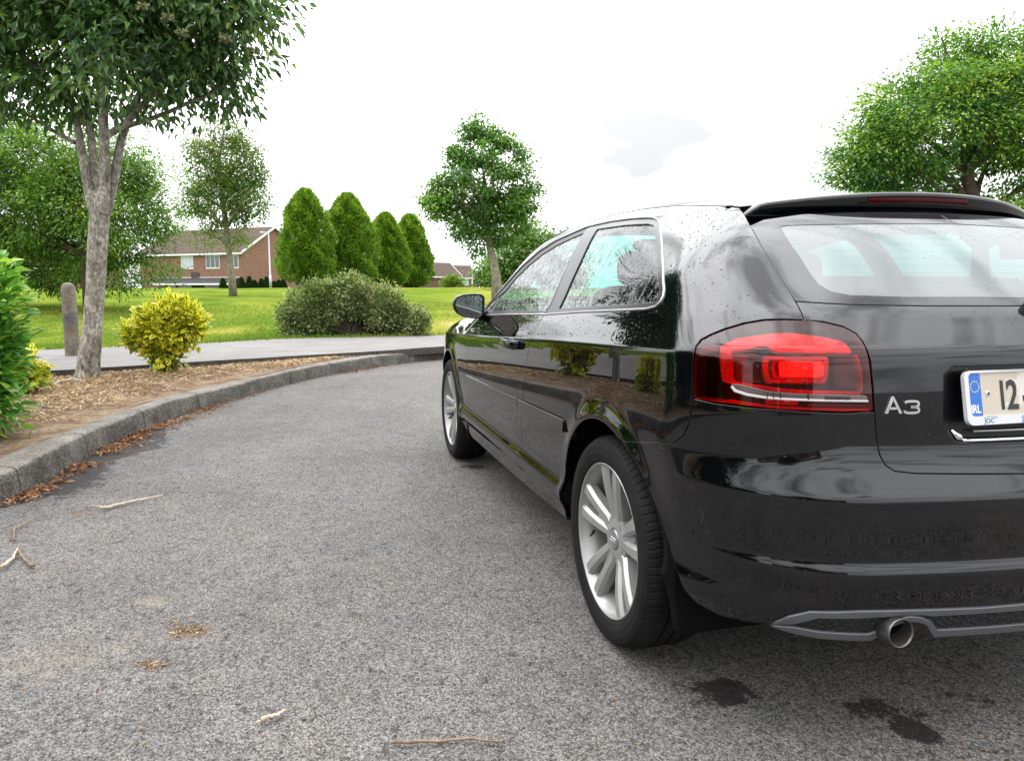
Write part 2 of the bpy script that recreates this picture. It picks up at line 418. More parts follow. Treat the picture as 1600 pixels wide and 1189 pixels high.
# ------------------------------------------------------------------ car materials
def mat_paint():
    m, t, out = newmat('black_car_paint')
    b = N(t, 'ShaderNodeBsdfPrincipled'); i = b.inputs; t.links.new(b.outputs[0], out.inputs[0])
    o = N(t, 'ShaderNodeTexCoord').outputs['Object']
    n1 = noise(t, o, 3.1, 6, .62, .9); film = ramp(t, n1, [(.49, (0, 0, 0)), (.515, (1, 1, 1))])
    n2 = noise(t, o, 11., 5, .6, .4); n3 = noise(t, o, 130., 3, .6)
    sp = ramp(t, n3, [(.5, (0, 0, 0)), (.75, (1, 1, 1))])
    d = math_(t, 'MULTIPLY', film, math_(t, 'MULTIPLY_ADD', n2, .8, .2))
    sepx = N(t, 'ShaderNodeSeparateXYZ'); t.links.new(o, sepx.inputs[0])
    low = math_(t, 'SUBTRACT', 1., math_(t, 'MULTIPLY', math_(t, 'SUBTRACT', sepx.outputs['Z'], .55), 2.2, clamp=True), clamp=True)
    d = math_(t, 'MULTIPLY', d, math_(t, 'MULTIPLY_ADD', low, .75, .25))
    d2 = math_(t, 'MULTIPLY', d, math_(t, 'MULTIPLY_ADD', sp, .5, .7))
    t.links.new(mixc(t, d2, (.0016, .0017, .0027), (.0060, .0056, .0058)), i['Base Color'])
    i['Roughness'].default_value = .5; i['Specular IOR Level'].default_value = 0.
    i['Coat Weight'].default_value = 1; i['Coat IOR'].default_value = 1.58
    t.links.new(math_(t, 'MULTIPLY_ADD', d, .035, .006), i['Coat Roughness'])
    return m
PAINT = mat_paint()
def mat_glass(name, tint, ior=1.6, streak=0., frost=0.):
    m, t, out = newmat(name)
    tr = N(t, 'ShaderNodeBsdfTransparent', inp={'Color': (*tint, 1)}); gl = N(t, 'ShaderNodeBsdfGlossy', inp={'Color': (1, 1, 1, 1), 'Roughness': .008})
    fr = N(t, 'ShaderNodeFresnel'); bk_ = N(t, 'ShaderNodeNewGeometry').outputs['Backfacing']; t.links.new(math_(t, 'ADD', ior, math_(t, 'MULTIPLY', bk_, 1/ior-ior)), fr.inputs['IOR']); mxs = N(t, 'ShaderNodeMixShader')
    t.links.new(fr.outputs[0], mxs.inputs[0]); t.links.new(tr.outputs[0], mxs.inputs[1]); t.links.new(gl.outputs[0], mxs.inputs[2])
    last = mxs.outputs[0]
    if streak:
        o = N(t, 'ShaderNodeTexCoord').outputs['Object']
        mpn = N(t, 'ShaderNodeMapping', inp={'Scale': (34, 34, 5.5), 'Rotation': (0, .35, 0)}); t.links.new(o, mpn.inputs[0])
        n = noise(t, mpn.outputs[0], 1.6, 5, .65, .6); v = noise(t, o, 150., 2, .6)
        h = math_(t, 'ADD', ramp(t, n, [(.53, (0, 0, 0)), (.60, (1, 1, 1))]), math_(t, 'MULTIPLY', ramp(t, v, [(.6, (0, 0, 0)), (.68, (1, 1, 1))]), .7))
        bp = N(t, 'ShaderNodeBump', inp={'Strength': streak, 'Distance': .0012}); t.links.new(h, bp.inputs['Height']); t.links.new(bp.outputs[0], gl.inputs['Normal'])
        df = N(t, 'ShaderNodeBsdfDiffuse', inp={'Color': (.55, .66, .62, 1)}); m2 = N(t, 'ShaderNodeMixShader')
        t.links.new(math_(t, 'MULTIPLY', h, .025, clamp=True), m2.inputs[0]); t.links.new(last, m2.inputs[1]); t.links.new(df.outputs[0], m2.inputs[2]); last = m2.outputs[0]
    if frost:
        df = N(t, 'ShaderNodeBsdfDiffuse', inp={'Color': (.6, .64, .64, 1)}); m2 = N(t, 'ShaderNodeMixShader', inp={'Fac': frost})
        t.links.new(last, m2.inputs[1]); t.links.new(df.outputs[0], m2.inputs[2]); last = m2.outputs[0]
    t.links.new(last, out.inputs[0]); return m
GLASS_S = mat_glass('side_glass', (.10, .44, .37), 1.45, streak=.30)
GLASS_R = mat_glass('rear_glass', (.25, .35, .34), 1.5, frost=.23)
GLASS_W = mat_glass('windscreen_glass', (.80, .93, .90), 1.5)
LENS = mat_glass('red_lens', (.80, .20, .19), 1.5)
LENSD = mat_glass('smoked_red_lens', (.36, .022, .03), 1.6)
FRIT = principled('black_glass_border', (.012, .012, .014), .05, spec=.5)
BLK = principled('black_plastic', (.012, .012, .013), .42)
GLOSSB = principled('gloss_black_trim', (.006, .006, .007), .35, spec=.25, coat=.3, coatr=.15)
RUB = principled('tyre_rubber', (.0095, .0095, .010), .75, bump=(140, .25, .002), var=(14, .35), spec=.18)
DARK = principled('dark_underbody', (.006, .006, .006), .9, spec=.1)
CAB = principled('dark_cabin_trim', (.035, .036, .038), .85)
CABL = principled('grey_headlining', (.22, .22, .21), .9)
SEATM = principled('dark_seat_cloth', (.030, .031, .034), .9, bump=(300, .2, .001))
CHROME = principled('chrome', (.86, .87, .88), .07, 1.)
ALU = principled('satin_aluminium_trim', (.42, .42, .43), .32, .85)
ALLOY = principled('silver_alloy', (.34, .342, .33), .42, .45, coat=.5, coatr=.12, var=(9, .07))
GREYT = principled('grey_bumper_trim', (.16, .165, .175), .38, .5)
DISC = principled('brake_steel', (.25, .24, .23), .35, 1.)
RED = principled('red_reflector', (.58, .004, .004), .25, coat=.3, emis=((1, .02, .01), .05), bump=(260, .8, .003), var=(26, .45))  # faint emission stands in for light thrown back; the lamp is off
REDD = principled('deep_red_housing', (.16, .003, .005), .35, coat=.6)
REDB = principled('self_lit_red_reflector', (1, .035, .02), .2, coat=1, emis=((1, .03, .02), 1.3), bump=(420, 1., .004))  # unlit reflector; the glow is added in place of caught sky light
HOUS = principled('lamp_housing', (.030, .004, .006), .4)
WHT = principled('clear_reflector', (.16, .13, .125), .25, .7); WHL = principled('white_light_line', (.55, .50, .50), .3)
CHML = principled('dark_red_brake_lens', (.12, .006, .010), .12, coat=1)

car = empty('parked_car'); tag(car, 'black three-door hatchback parked on the asphalt road, wet and seen from behind', 'car')

def blob(name, c, size, mat, parent, e=.55, n=22, R=None):
    u = np.linspace(-PI/2, PI/2, n); v = np.linspace(0, 2*PI, 2*n, endpoint=False)
    f = lambda a, p: np.sign(a)*np.abs(a)**p
    X = np.outer(f(np.cos(u), e), f(np.cos(v), e)); Y = np.outer(f(np.cos(u), e), f(np.sin(v), e)); Z = np.outer(f(np.sin(u), e), np.ones(2*n))
    P = np.stack([X, Y, Z], -1).reshape(-1, 3)*np.asarray(size)/2
    if R is not None: P = P @ np.asarray(R).T
    P = P+np.asarray(c); m = 2*n
    F = np.array([(i*m+j, i*m+(j+1) % m, (i+1)*m+(j+1) % m, (i+1)*m+j) for i in range(n-1) for j in range(m)])
    return mesh(name, P, F, mat, parent)
def rotY(a): c, s = math.cos(a), math.sin(a); return np.array([[c, 0, s], [0, 1, 0], [-s, 0, c]])
def rotZ(a): c, s = math.cos(a), math.sin(a); return np.array([[c, -s, 0], [s, c, 0], [0, 0, 1]])

# ---- lines shared by neighbouring panels
def crease_rows(x0, x1, rows=(-.02, -.010, -.004, 0, .005, .011, .02, .03), h=.02):
    out = []
    for x in np.arange(x0, x1, h):
        for q in rows:
            z = .908-.045*x+q; out.append((float(X0(z))-x if x > float(X0(z)) else None, z, x))
    res = []
    for s, z, x in out:
        if s is None: s = XZ(x, z)[0]
        res.append((s, z))
    return res
def sill_rows(x0, x1, zs=(.312, .324, .333, .342, .351, .360, .369, .378, .388, .398, .408, .420), h=.022):
    return [(float(X0(z))-x, z) for x in np.arange(x0, x1, h) for z in zs]
def corner_rows(zs, s0=0., s1=LC+Y0, h=.022): return [(s, z) for s in np.arange(s0, s1, h) for z in zs]
DSEAM = PXL([(811, 730), (811, 711), (815.5, 690), (815.5, 656), (816.5, 637), (818, 620), (820, 597), (823, 560), (827, 546), (833, 521), (841, 506), (852, 489)])
FSEAM = [XZ(2.10, .305), XZ(2.10, .38), XZ(2.06, .47), XZ(2.03, .58), XZ(1.99, .70), XZ(1.95, .80), XZ(1.93, .83), XZ(1.92, .925)]
def edge_pt(x):     # where screen meets pillar
    y = .55
    for _ in range(60):
        z = float(ZT(np.array(x), np.array(y))); y = .6*y+.4*(float(W(np.array(x), np.array(min(z, 1.4))))-.060)
    p = ST([(x, y)])[0]; return p
ROOFY = float(S([PX(1155, 325)])[0][1])+.004
RSEAM3 = [ST([(x, ROOFY+.02*sstep(.2, 1.2, x))])[0] for x in np.linspace(float(S([PX(1155, 325)])[0][0])+.012, 1.46, 28)]
PIL3 = [edge_pt(x) for x in np.linspace(1.60, 2.06, 12)]
RSEAM = [inv(p) for p in RSEAM3]; PILLAR = [inv(p) for p in PIL3]
GSEAM = PXL([(1155, 325), (1172, 352), (1190, 385), (1208, 414), (1225, 441), (1243, 470.6), (1257, 500)])
LIGHT_T = PXL([(1256, 499.6), (1287, 502.7), (1317.8, 510), (1338, 521), (1348.7, 533.6), (1357, 552), (1362, 583), (1364.8, 614), (1366.5, 643)])
LIGHT_L = PXL([(1225, 498.6), (1194, 499.6), (1163, 504.7), (1132, 514), (1110, 523), (1095, 531), (1087, 541), (1084.5, 552), (1083, 573), (1081.7, 600), (1082, 622)])
LIGHT_B = PXL([(1112.6, 629.5), (1142.5, 633.5), (1204, 639.5), (1266, 643.5), (1320, 645.5)])
BSEAM = PXL([(1077, 660), (1068, 680), (1053, 692), (1010, 690.5)])
def arc(xc, a0, a1, r=.368, n=22): return [XZ(xc+r*math.cos(math.radians(a)), .317+r*math.sin(math.radians(a))) for a in np.linspace(a0, a1, n)]
ARCH_B = PXL([(971, 689), (985, 709), (999, 732), (1012, 760), (1023.7, 788), (1033, 812), (1041, 838), (1047, 860), (1053, 882), (1061, 903), (1072, 925), (1088, 942)])
SILLZ = lambda x: .305+.052*sstep(1.0, .36, x)
# ---- windows
WIN_R = fillet(PXL([(932.5, 357.7), (977.5, 351.2), (1012, 349.3), (1022, 352), (1025, 384), (1028, 422.5), (1030, 454), (1027, 466), (1019, 472), (977.5, 475.4), (910, 478.8), (871.8, 482.8)]), .012)
TRIM_R = fillet(PXL([(919.4, 354), (955, 346), (988.8, 341.6), (1015, 340.2), (1027, 342.6), (1031.5, 349.4), (1034.9, 388.8), (1037, 422.5), (1038, 456), (1034.5, 469), (1024, 479), (1010, 482.5), (977.5, 484.2), (910, 487), (853, 491)]), .008)
WIN_F = PXL([(912.5, 363), (889.8, 372.8), (868, 383.6), (846.8, 397), (825, 414.5), (803.8, 436), (789, 454)])+[XZ(1.80, 1.005), XZ(1.87, .962), XZ(1.70, .955), XZ(1.3, .972), PX(852.3, 485.6)]
TRIM_F = PXL([(918.5, 355.2), (895, 364.2), (868, 376.3), (841.4, 393.4), (814.5, 417), (794, 440.5)])+[XZ(1.74, 1.052), XZ(1.86, .99), XZ(1.935, .936), XZ(1.8, .929), XZ(1.3, .953), PX(853, 491)]
ALLTRIM = list(TRIM_R[::1])
# opening = both glass frames together
OPEN = TRIM_F[:-1][::-1]          # from the belt at the front corner up and over ...
opening = PXL([(919.4, 354), (955, 346), (988.8, 341.6), (1015, 340.2), (1027, 342.6), (1031.5, 349.4), (1034.9, 388.8), (1037, 422.5), (1038, 456), (1034.5, 469), (1024, 479), (1010, 482.5), (977.5, 484.2), (910, 487), (853, 491)])+[XZ(1.3, .953), XZ(1.8, .929), XZ(1.935, .936), XZ(1.86, .99), XZ(1.74, 1.052)]+PXL([(794, 440.5), (814.5, 417), (841.4, 393.4), (868, 376.3), (895, 364.2)])
WIDE = dict(step=.020)
quarter = DSEAM+[XZ(1.3, .948), XZ(1.8, .924), XZ(1.99, .918), XZ(2.06, .915)]+PILLAR[::-1]+RSEAM[::-1]+GSEAM+LIGHT_L+BSEAM+[PX(971, 689)]+arc(0., 111, 8)+[XZ(.366, SILLZ(.37)), XZ(.6, SILLZ(.6)), XZ(.8, SILLZ(.8))]
ex_side = crease_rows(-.45, 2.9)
pair('quarter_panel', [quarter, opening], PAINT, car, depth=.016, extra=ex_side+sill_rows(.37, .98), **WIDE)
doorp = [XZ(.99, SILLZ(.99)), XZ(1.5, .305)]+FSEAM+[XZ(1.8, .924), XZ(1.3, .948)]+DSEAM[::-1]
doors = pair('door', [doorp], PAINT, car, depth=.016, extra=ex_side+sill_rows(1.0, 2.12), **WIDE)
BON3 = [ST([(x, y)])[0] for x, y in [(2.13, .745), (2.3, .735), (2.5, .72), (2.7, .70), (2.9, .675), (3.05, .65)]]
fend = FSEAM+[XZ(2.06, .915)]+[inv(p) for p in BON3]+[XZ(3.05, .80), XZ(2.98, .70), XZ(2.96, .60), XZ(2.93, .50)]+arc(2.578, 28, 178)
pair('front_fender', [fend], PAINT, car, depth=.016, extra=ex_side, **WIDE)
sill = [XZ(.37, .262), XZ(.8, .245), XZ(1.4, .238), XZ(2.13, .235), XZ(2.20, .30), XZ(2.105, .305), XZ(1.5, .305), XZ(1.0, SILLZ(1.0)), XZ(.8, SILLZ(.8)), XZ(.6, SILLZ(.6)), XZ(.366, SILLZ(.37)), XZ(.36, .30)]
pair('sill', [sill], PAINT, car, depth=.02, extra=sill_rows(.37, 2.2, (.25, .262, .275, .288, .30, .312, .324, .333, .342, .351)), **WIDE)
# ---- tail
PLW = .372
rec = [(LC+Y0, .905), (LC+Y0-PLW+.02, .902), (LC+Y0-PLW, .885), (LC+Y0-PLW, .775), (LC+Y0-PLW+.03, .738), (LC+Y0-PLW+.07, .732), (LC+Y0, .730)]
TG_B = PXL([(1368, 660), (1370, 690), (1375, 712), (1384, 727), (1398, 736), (1430, 739.5), (1600, 740)])+[(LC+Y0, .663)]
GL_B = PXL([(1243, 470.6), (1287, 473.8), (1330, 475.7), (1450, 478), (1579, 478)])+[(LC+Y0, 1.031)]
rear_z = (.448, .456, .463, .470, .477, .486, .612, .621, .629, .638, .650, .665, .680, .695, .918, .927, .934, .941, .949, .958, .970, .985, 1.0)
tg = [GL_B[0], GSEAM[-1]]+LIGHT_T+TG_B+rec[::-1]+GL_B[::-1]
tailgate = patch('tailgate', [tg], PAINT, car, both=True, depth=.03, step=.013, extra=corner_rows(rear_z, .25, h=.013))
plate_rec = patch('plate_recess', [rec+[]], GLOSSB, car, both=True, depth=0, off=-.028, step=.03, raw=True)
LOW = PXL([(1123, 961), (1160, 970), (1200, 975), (1240, 981), (1278, 987), (1351, 992)])+[YZ(.40, .30), YZ(.25, .29), YZ(0., .285)]
bump = [LIGHT_L[-1]]+LIGHT_B+[LIGHT_T[-1]]+TG_B+LOW[::-1]+ARCH_B[::-1]+BSEAM[::-1]
rear_bumper = patch('rear_bumper', [bump], PAINT, car, both=True, depth=.02, step=.012, extra=corner_rows(rear_z, -.25, h=.013))
# glass of the tailgate
glass_out = GSEAM[1:6]+GL_B[1:]+[YZ(0, 1.285), YZ(.25, 1.28), YZ(.42, 1.272), YZ(.54, 1.256)]
glass_in = PXL([(1219, 355), (1234, 379), (1249, 400), (1264, 424), (1279, 443.6), (1300, 455.6), (1330, 461), (1420, 463.7), (1540, 463.7)])+[YZ(0, 1.050), YZ(0, 1.245), YZ(.3, 1.24), YZ(.49, 1.236)]
rw = patch('rear_window', [glass_in], GLASS_R, car, both=True, raw=True, depth=0, off=-.001, step=.03)
GIN = glass_in
fr_poly = glass_out[:5+0]
frit_band = GSEAM[1:6]+GL_B[1:]+[YZ(0, 1.050)]+PXL([(1540, 463.7), (1420, 463.7), (1330, 461), (1300, 455.6), (1279, 443.6), (1264, 424), (1249, 400), (1234, 379), (1219, 355)])+[YZ(.49, 1.236), YZ(.3, 1.24), YZ(0, 1.245), YZ(0, 1.285), YZ(.25, 1.28), YZ(.42, 1.272), YZ(.54, 1.256)]
patch('window_border', [frit_band], FRIT, rw, both=True, gap=.0018, depth=.008, off=0, step=.02)
mbh = MB()
for k in range(9):
    z = 1.075+k*.0185; mbh.tube(SN([YZ(y, z) for y in np.linspace(-.47, .47, 24)], -.0035), .0006, 4, False)
mbh.build('heater_lines', principled('heater_wire', (.12, .07, .05), .6), rw)
# ---- roof, screen, bonnet, nose (seen from above)
RY = [(p[0], p[1]) for p in RSEAM3]
hdr = [(1.600, PIL3[0][1]), (1.628, .40), (1.655, .2), (1.662, 0)]
_x = RY[0][0]; roofp = [(_x-.10, 0), (_x-.09, .25), (_x-.05, .44), (_x-.005, RY[0][1]-.01)]+RY[1:]+hdr
patch('roof', [roofp], PAINT, car, both=True, surf=ST, step=.03, depth=.012, off=.0015)
scr = hdr[::-1]+[(p[0], p[1]) for p in PIL3[1:]]+[(2.22, .60), (2.32, .35), (2.36, 0)]
patch('windscreen', [scr], GLASS_W, car, both=True, surf=ST, step=.03, depth=0, off=-.003)
patch('screen_border', [hdr[::-1]+[(p[0]+.0, p[1]) for p in PIL3[1:]]+[(2.22, .60), (2.32, .35), (2.36, 0), (2.30, 0), (2.26, .33), (2.16, .57), (2.03, .70)]+[(p[0]-.012, p[1]-.03) for p in PIL3[1:-1][::-1]]+[(1.645, .38), (1.68, .2), (1.688, 0)]], FRIT, car, both=True, surf=ST, step=.03, depth=0, off=-.0015, raw=True)
patch('cowl', [[(2.36, 0), (2.32, .35), (2.22, .60), (2.06, PIL3[-1][1]), (2.13, .745), (2.30, .66), (2.40, .40), (2.43, 0)]], BLK, car, both=True, surf=ST, step=.03, depth=.02, off=-.006)
patch('bonnet', [[(2.43, 0), (2.40, .40), (2.30, .66), (2.13, .745)]+[(p[0], p[1]) for p in BON3[1:]]+[(3.20, .50), (3.28, .25), (3.30, 0)]], PAINT, car, both=True, surf=ST, step=.03, depth=.014)
def NOSE(y, z): x0 = float(X0(z)); return (x0-XF0-LC-(Y0-y), z)
fb = [XZ(2.93, .50), XZ(2.96, .60), XZ(2.98, .70), XZ(3.05, .80), inv(BON3[-1]), inv(ST([(3.20, .50)])[0]), NOSE(.25, .765), NOSE(0., .77), NOSE(0, .20), NOSE(.3, .21), XZ(3.1, .22), XZ(2.92, .24), XZ(2.93, .33)]
patch('front_bumper', [fb], PAINT, car, both=True, step=.03, depth=.014)
patch('grille', [[NOSE(0, .70), NOSE(.24, .70), NOSE(.20, .34), NOSE(0, .33)]], BLK, car, both=True, step=.04, depth=.01, off=.006)
pair('headlight', [[XZ(3.02, .70), XZ(3.12, .76), NOSE(.36, .72), NOSE(.30, .62), XZ(3.16, .60)]], principled('headlight_glass', (.5, .52, .54), .08, .3, coat=1), car, step=.03, depth=.006, off=.006)

# ---- side glass, frames, trims
def both_sides(fn): return [fn(False), fn(True)]
pair('side_window', [WIN_R], GLASS_S, car, raw=True, depth=0, off=-.006, step=.03)
pair('side_window', [WIN_F], GLASS_S, car, raw=True, depth=0, off=-.006, step=.03)
PILT = PXL([(932.5, 357.7), (871.8, 482.8)]); 
pair('window_seal', [TRIM_R, WIN_R], GLOSSB, car, gap=.001, depth=.010, off=-.0015, step=.02)
pair('window_seal', [TRIM_F, WIN_F], BLK, car, gap=.001, depth=.010, off=-.0025, step=.02)
# slim bright strip round the glass, and the pillar cover
def strip(pts_uv, r, off, mat, name, parent=None, closed=False, n=8):
    pts = np.array(pts_uv); 
    o = []
    for a, b in zip(pts[:-1], pts[1:]):
        k = max(1, int(np.linalg.norm(b-a)/.015)); o += [a+(b-a)*j/k for j in range(k)]
    o.append(pts[-1]); P3 = SN(np.array(o), off)
    for s in (1, -1):
        mb = MB(); mb.tube(P3*[1, s, 1], r, n); mb.build(name, mat, parent or car, smooth=True)
outer_trim = PXL([(919.4, 354), (955, 346), (988.8, 341.6), (1012, 340.2), (1022, 341), (1028, 344), (1031.5, 350), (1034.9, 388.8), (1037, 422.5), (1038, 452), (1037, 462), (1033, 471), (1025, 479), (1010, 483), (977.5, 484.8), (910, 487.6), (853, 491.6)])+[XZ(1.3, .952), XZ(1.6, .9385), XZ(1.9, .927)]
strip(outer_trim, .0036, .0005, ALU, 'window_trim')
strip(PXL([(919.4, 354), (895, 364.2), (868, 376.3), (841.4, 393.4), (814.5, 417), (794, 440.5)])+[XZ(1.74, 1.052), XZ(1.86, .99), XZ(1.93, .938)], .0032, .0005, ALU, 'window_trim')
# ---- side moulding on door and quarter panel
def band(name, x0, x1, z0, z1, mat, off, parent=car, **k):
    n = 8; xs = np.linspace(x0, x1, n)
    poly = [XZ(x, z0(x)) for x in xs]+[XZ(x, z1(x)) for x in xs[::-1]]
    return pair(name, [poly], mat, parent, off=off, depth=off+.004, step=.02, **k)
mz0 = lambda x: .583-.0215*(x-.35); mz1 = lambda x: .629-.0215*(x-.35)
band('side_moulding', .345, .918, mz0, mz1, PAINT, .0085, edge=.0016)
band('side_moulding', .932, 2.00, mz0, mz1, PAINT, .0060, edge=.0016)
# ---- door handles
for s in (1, -1):
    h0, h1 = 1.16, .955; zc = .838
    rec_ = MB()
    yb = float(S([XZ(1.05, zc)])[0][1])
    d_ = doors[0] if s > 0 else doors[1]
    blob('handle_recess', (1.06, s*(yb-.004), zc-.006), (.13, .016, .055), GLOSSB, d_, e=.8)
    pts = [(h1+.205, yb+.004, zc), (h1+.19, yb+.022, zc), (h1+.14, yb+.034, zc), (h1+.07, yb+.036, zc), (h1+.02, yb+.030, zc), (h1-.01, yb+.018, zc), (h1-.015, yb+.002, zc)]
    V = []; 
    P = np.array([pchip(range(7), [q[k] for q in pts], np.linspace(0, 6, 30)) for k in range(3)]).T
    a = np.linspace(0, 2*PI, 14, endpoint=False); T = np.gradient(P, axis=0); T /= np.linalg.norm(T, axis=1)[:, None]
    for p, tt in zip(P, T):
        nn = np.cross(tt, [0, 0, 1.]); nn /= np.linalg.norm(nn); V.append(p+np.outer(np.sign(np.cos(a))*np.abs(np.cos(a))**.7*.0085, nn)+np.outer(np.sign(np.sin(a))*np.abs(np.sin(a))**.7*.019, [0, 0, 1.]))
    V = np.concatenate(V)*[1, s, 1]; n = 14; m = 30
    F = [(i*n+j, i*n+(j+1) % n, (i+1)*n+(j+1) % n, (i+1)*n+j) for i in range(m-1) for j in range(n)]+[tuple(range(n)), tuple((m-1)*n+j for j in range(n))]
    mesh('door_handle', V, F, PAINT, d_)
# ---- wing mirrors
def wing_mirror(s):
    xm = 1.74
    def q(px, py): d = ray(px, py); p = CAM+d*((xm-CAM[0])/d[0]); return p[1:]
    out = np.array([q(*p) for p in [(757, 482), (755, 493), (749, 497.5), (739, 498), (724, 495), (713, 489), (708.5, 480), (709, 470), (714, 463.5), (724, 460), (740, 458.8), (753, 459.5), (757.5, 464)]])
    out = fillet(out, .02, n=3); c = out.mean(0); rings = []
    for dx, sc in ((-.006, .93), (0, 1.), (.02, 1.02), (.05, .95), (.08, .78), (.10, .52), (.108, .2)):
        rings.append(np.c_[np.full(len(out), xm+dx), c+(out-c)*sc])
    n = len(out); V = np.concatenate(rings+[np.c_[np.full(n, xm+.006), c+(out-c)*.86]])
    F = [(i*n+j, i*n+(j+1) % n, (i+1)*n+(j+1) % n, (i+1)*n+j) for i in range(6) for j in range(n)]+[tuple(6*n+j for j in range(n))]
    F += [(7*n+j, 7*n+(j+1) % n, (j+1) % n, j) for j in range(n)]
    V = V*[1, s, 1]
    m = mesh('wing_mirror', V, F, PAINT, car)
    g = np.c_[np.full(n, xm+.004), c+(out-c)*.86]; ctr = np.array([[xm+.004, c[0], c[1]]])
    G = np.concatenate([g, ctr])*[1, s, 1]
    mesh('mirror_glass', G, [(j, (j+1) % n, n) for j in range(n)], principled('mirror_silver', (.55, .68, .68), .015, 1.), m, smooth=False)
    mb = MB(); mb.tube([(xm+.03, s*(c[0]-.06), c[1]-.035), (xm+.05, s*.86, c[1]-.045), (xm+.08, s*.80, c[1]-.06)], [.020, .024, .032], 14); mb.build('mirror_arm', BLK, m, smooth=True)
    return m
wing_mirror(1); wing_mirror(-1)

# ---- tail lights
LPOLY = GSEAM[-1:]+LIGHT_T+LIGHT_B[::-1]+LIGHT_L[::-1]
def tail_light(mir):
    kw = dict(mirror=mir)
    lens = patch('tail_light', [LPOLY], LENS, car, gap=.0035, depth=0, off=.001, bulge=.006, step=.02, **kw)
    patch('light_housing', [LPOLY], HOUS, lens, gap=.004, depth=0, off=-.042, step=.03, **kw)
    # dark inner wall between lens and housing
    q = resamp(inset(np.array(LPOLY), .004), .015); P3 = S(q); n3 = NB(P3); n = len(q)
    V = np.concatenate([P3+n3*.001, P3-n3*.045]); 
    if mir: V = V*[1, -1, 1]
    mesh('light_rim', V, [(j, (j+1) % n, n+(j+1) % n, n+j) for j in range(n)], REDD, lens)
    z4 = lambda l: [PX(1060+a/4.8485, 480+b/4.8485, -.012) for a, b in l]
    def el(name, l, mat, off, hole=None, dp=.012, fl=.006, **k):
        loops = [fillet(z4(l), fl)]+([fillet(z4(hole), fl)] if hole else [])
        return patch(name, loops, mat, lens, raw=True, depth=dp, off=off, step=.02, edge=.001, **kw, **k)
    # outer border of smoked lens at the far left and lower edge
    el('smoked_panel', [(118, 300), (310, 280), (318, 400), (330, 560), (350, 640), (420, 700), (300, 700), (128, 672), (112, 560)], LENSD, -.004, dp=0)
    el('smoked_panel', [(1190, 345), (1340, 345), (1385, 480), (1400, 610), (1200, 600), (1185, 480)], LENSD, -.006, dp=0)
    # bright C shaped reflector
    el('reflector', [(318, 275), (450, 205), (700, 168), (850, 160), (1100, 188), (1270, 228), (1335, 318), (1100, 315), (770, 300), (715, 282), (690, 255), (600, 262), (500, 290), (400, 296), (412, 560), (600, 590), (860, 625), (1400, 640), (1400, 660), (850, 645), (560, 605), (420, 580), (335, 560), (315, 400)], RED, -.014)
    el('reflector', [(790, 200), (1090, 205), (1230, 240), (1290, 300), (1100, 295), (800, 280), (775, 240)], REDD, -.020)
    el('reflector', [(410, 312), (515, 312), (530, 400), (560, 520), (600, 570), (430, 555)], REDD, -.024)
    el('reflector', [(1345, 340), (1372, 338), (1412, 500), (1418, 638), (1400, 638), (1385, 480)], RED, -.016)
    el('lamp_bowl', [(640, 350), (1165, 350), (1172, 420), (1172, 500), (1150, 580), (660, 580), (632, 470)], REDD, -.020, dp=.02)
    el('lamp_ring', [(655, 365), (1150, 365), (1158, 430), (1155, 500), (1135, 568), (675, 568), (650, 470)], RED, -.013, hole=[(690, 385), (1130, 385), (1138, 430), (1135, 500), (1120, 550), (705, 550), (685, 470)], dp=.01)
    el('lamp_ring', [(725, 395), (1122, 395), (1126, 460), (1118, 540), (735, 540), (720, 470)], RED, -.017, hole=[(745, 408), (1110, 408), (1114, 460), (1108, 526), (752, 526), (742, 470)], dp=.008)
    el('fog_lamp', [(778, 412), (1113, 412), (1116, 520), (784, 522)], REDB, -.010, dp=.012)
    el('smoked_panel', [(530, 320), (625, 345), (600, 470), (640, 575), (590, 550), (550, 450)], HOUS, -.012)
    el('reversing_lamp', [(425, 583), (470, 582), (560, 600), (680, 632), (820, 648), (1408, 664), (1412, 706), (800, 692), (660, 680), (540, 660), (455, 632)], WHT, .0072, dp=.004)
    mb = MB()
    el('light_line', [(430, 600), (455, 634), (540, 662), (660, 681), (800, 693), (1412, 707), (1412, 700), (800, 684), (660, 671), (545, 651), (465, 624), (440, 596)], WHL, .0105, dp=.003, fl=.001)
    for k in range(10):
        a = 1110+k*19; p = S([PX(1060+a/4.8485, 480+(659+(a-800)*.027)/4.8485, -.012)])[0]; p2 = S([PX(1060+a/4.8485, 480+(692+(a-800)*.02)/4.8485, -.012)])[0]; n1 = NB(p[None])[0]
        seg = np.array([p+n1*.0095, p2+n1*.0095]); seg = seg*[1, -1, 1] if mir else seg; mb = MB(); mb.tube(seg, .0011, 6); mb.build('lamp_rib', BLK, lens)
    for a in (690, 735, 785, 985):
        p = S([PX(1060+a/4.8485, 480+(638+(a-680)*.03)/4.8485, -.012)])[0]; p2 = S([PX(1060+a/4.8485, 480+(684+(a-680)*.03)/4.8485, -.012)])[0]; n1 = NB(p[None])[0]
        seg = np.array([p+n1*.0095, p2+n1*.0095]); seg = seg*[1, -1, 1] if mir else seg; mb = MB(); mb.tube(seg, .0015, 6); mb.build('lamp_rib', BLK, lens)
    el('reflector', [(670, 698), (925, 712), (925, 738), (672, 728)], RED, -.012)
    el('reflector', [(140, 690), (420, 722), (760, 768), (1100, 778), (1460, 780), (1462, 772), (1100, 766), (760, 752), (420, 706), (140, 676)], RED, -.010, fl=.002)
    el('reflector', [(1000, 745), (1440, 752), (1440, 745), (1000, 735)], REDD, -.012, fl=.001)
    return lens
tail_light(False); tail_light(True)

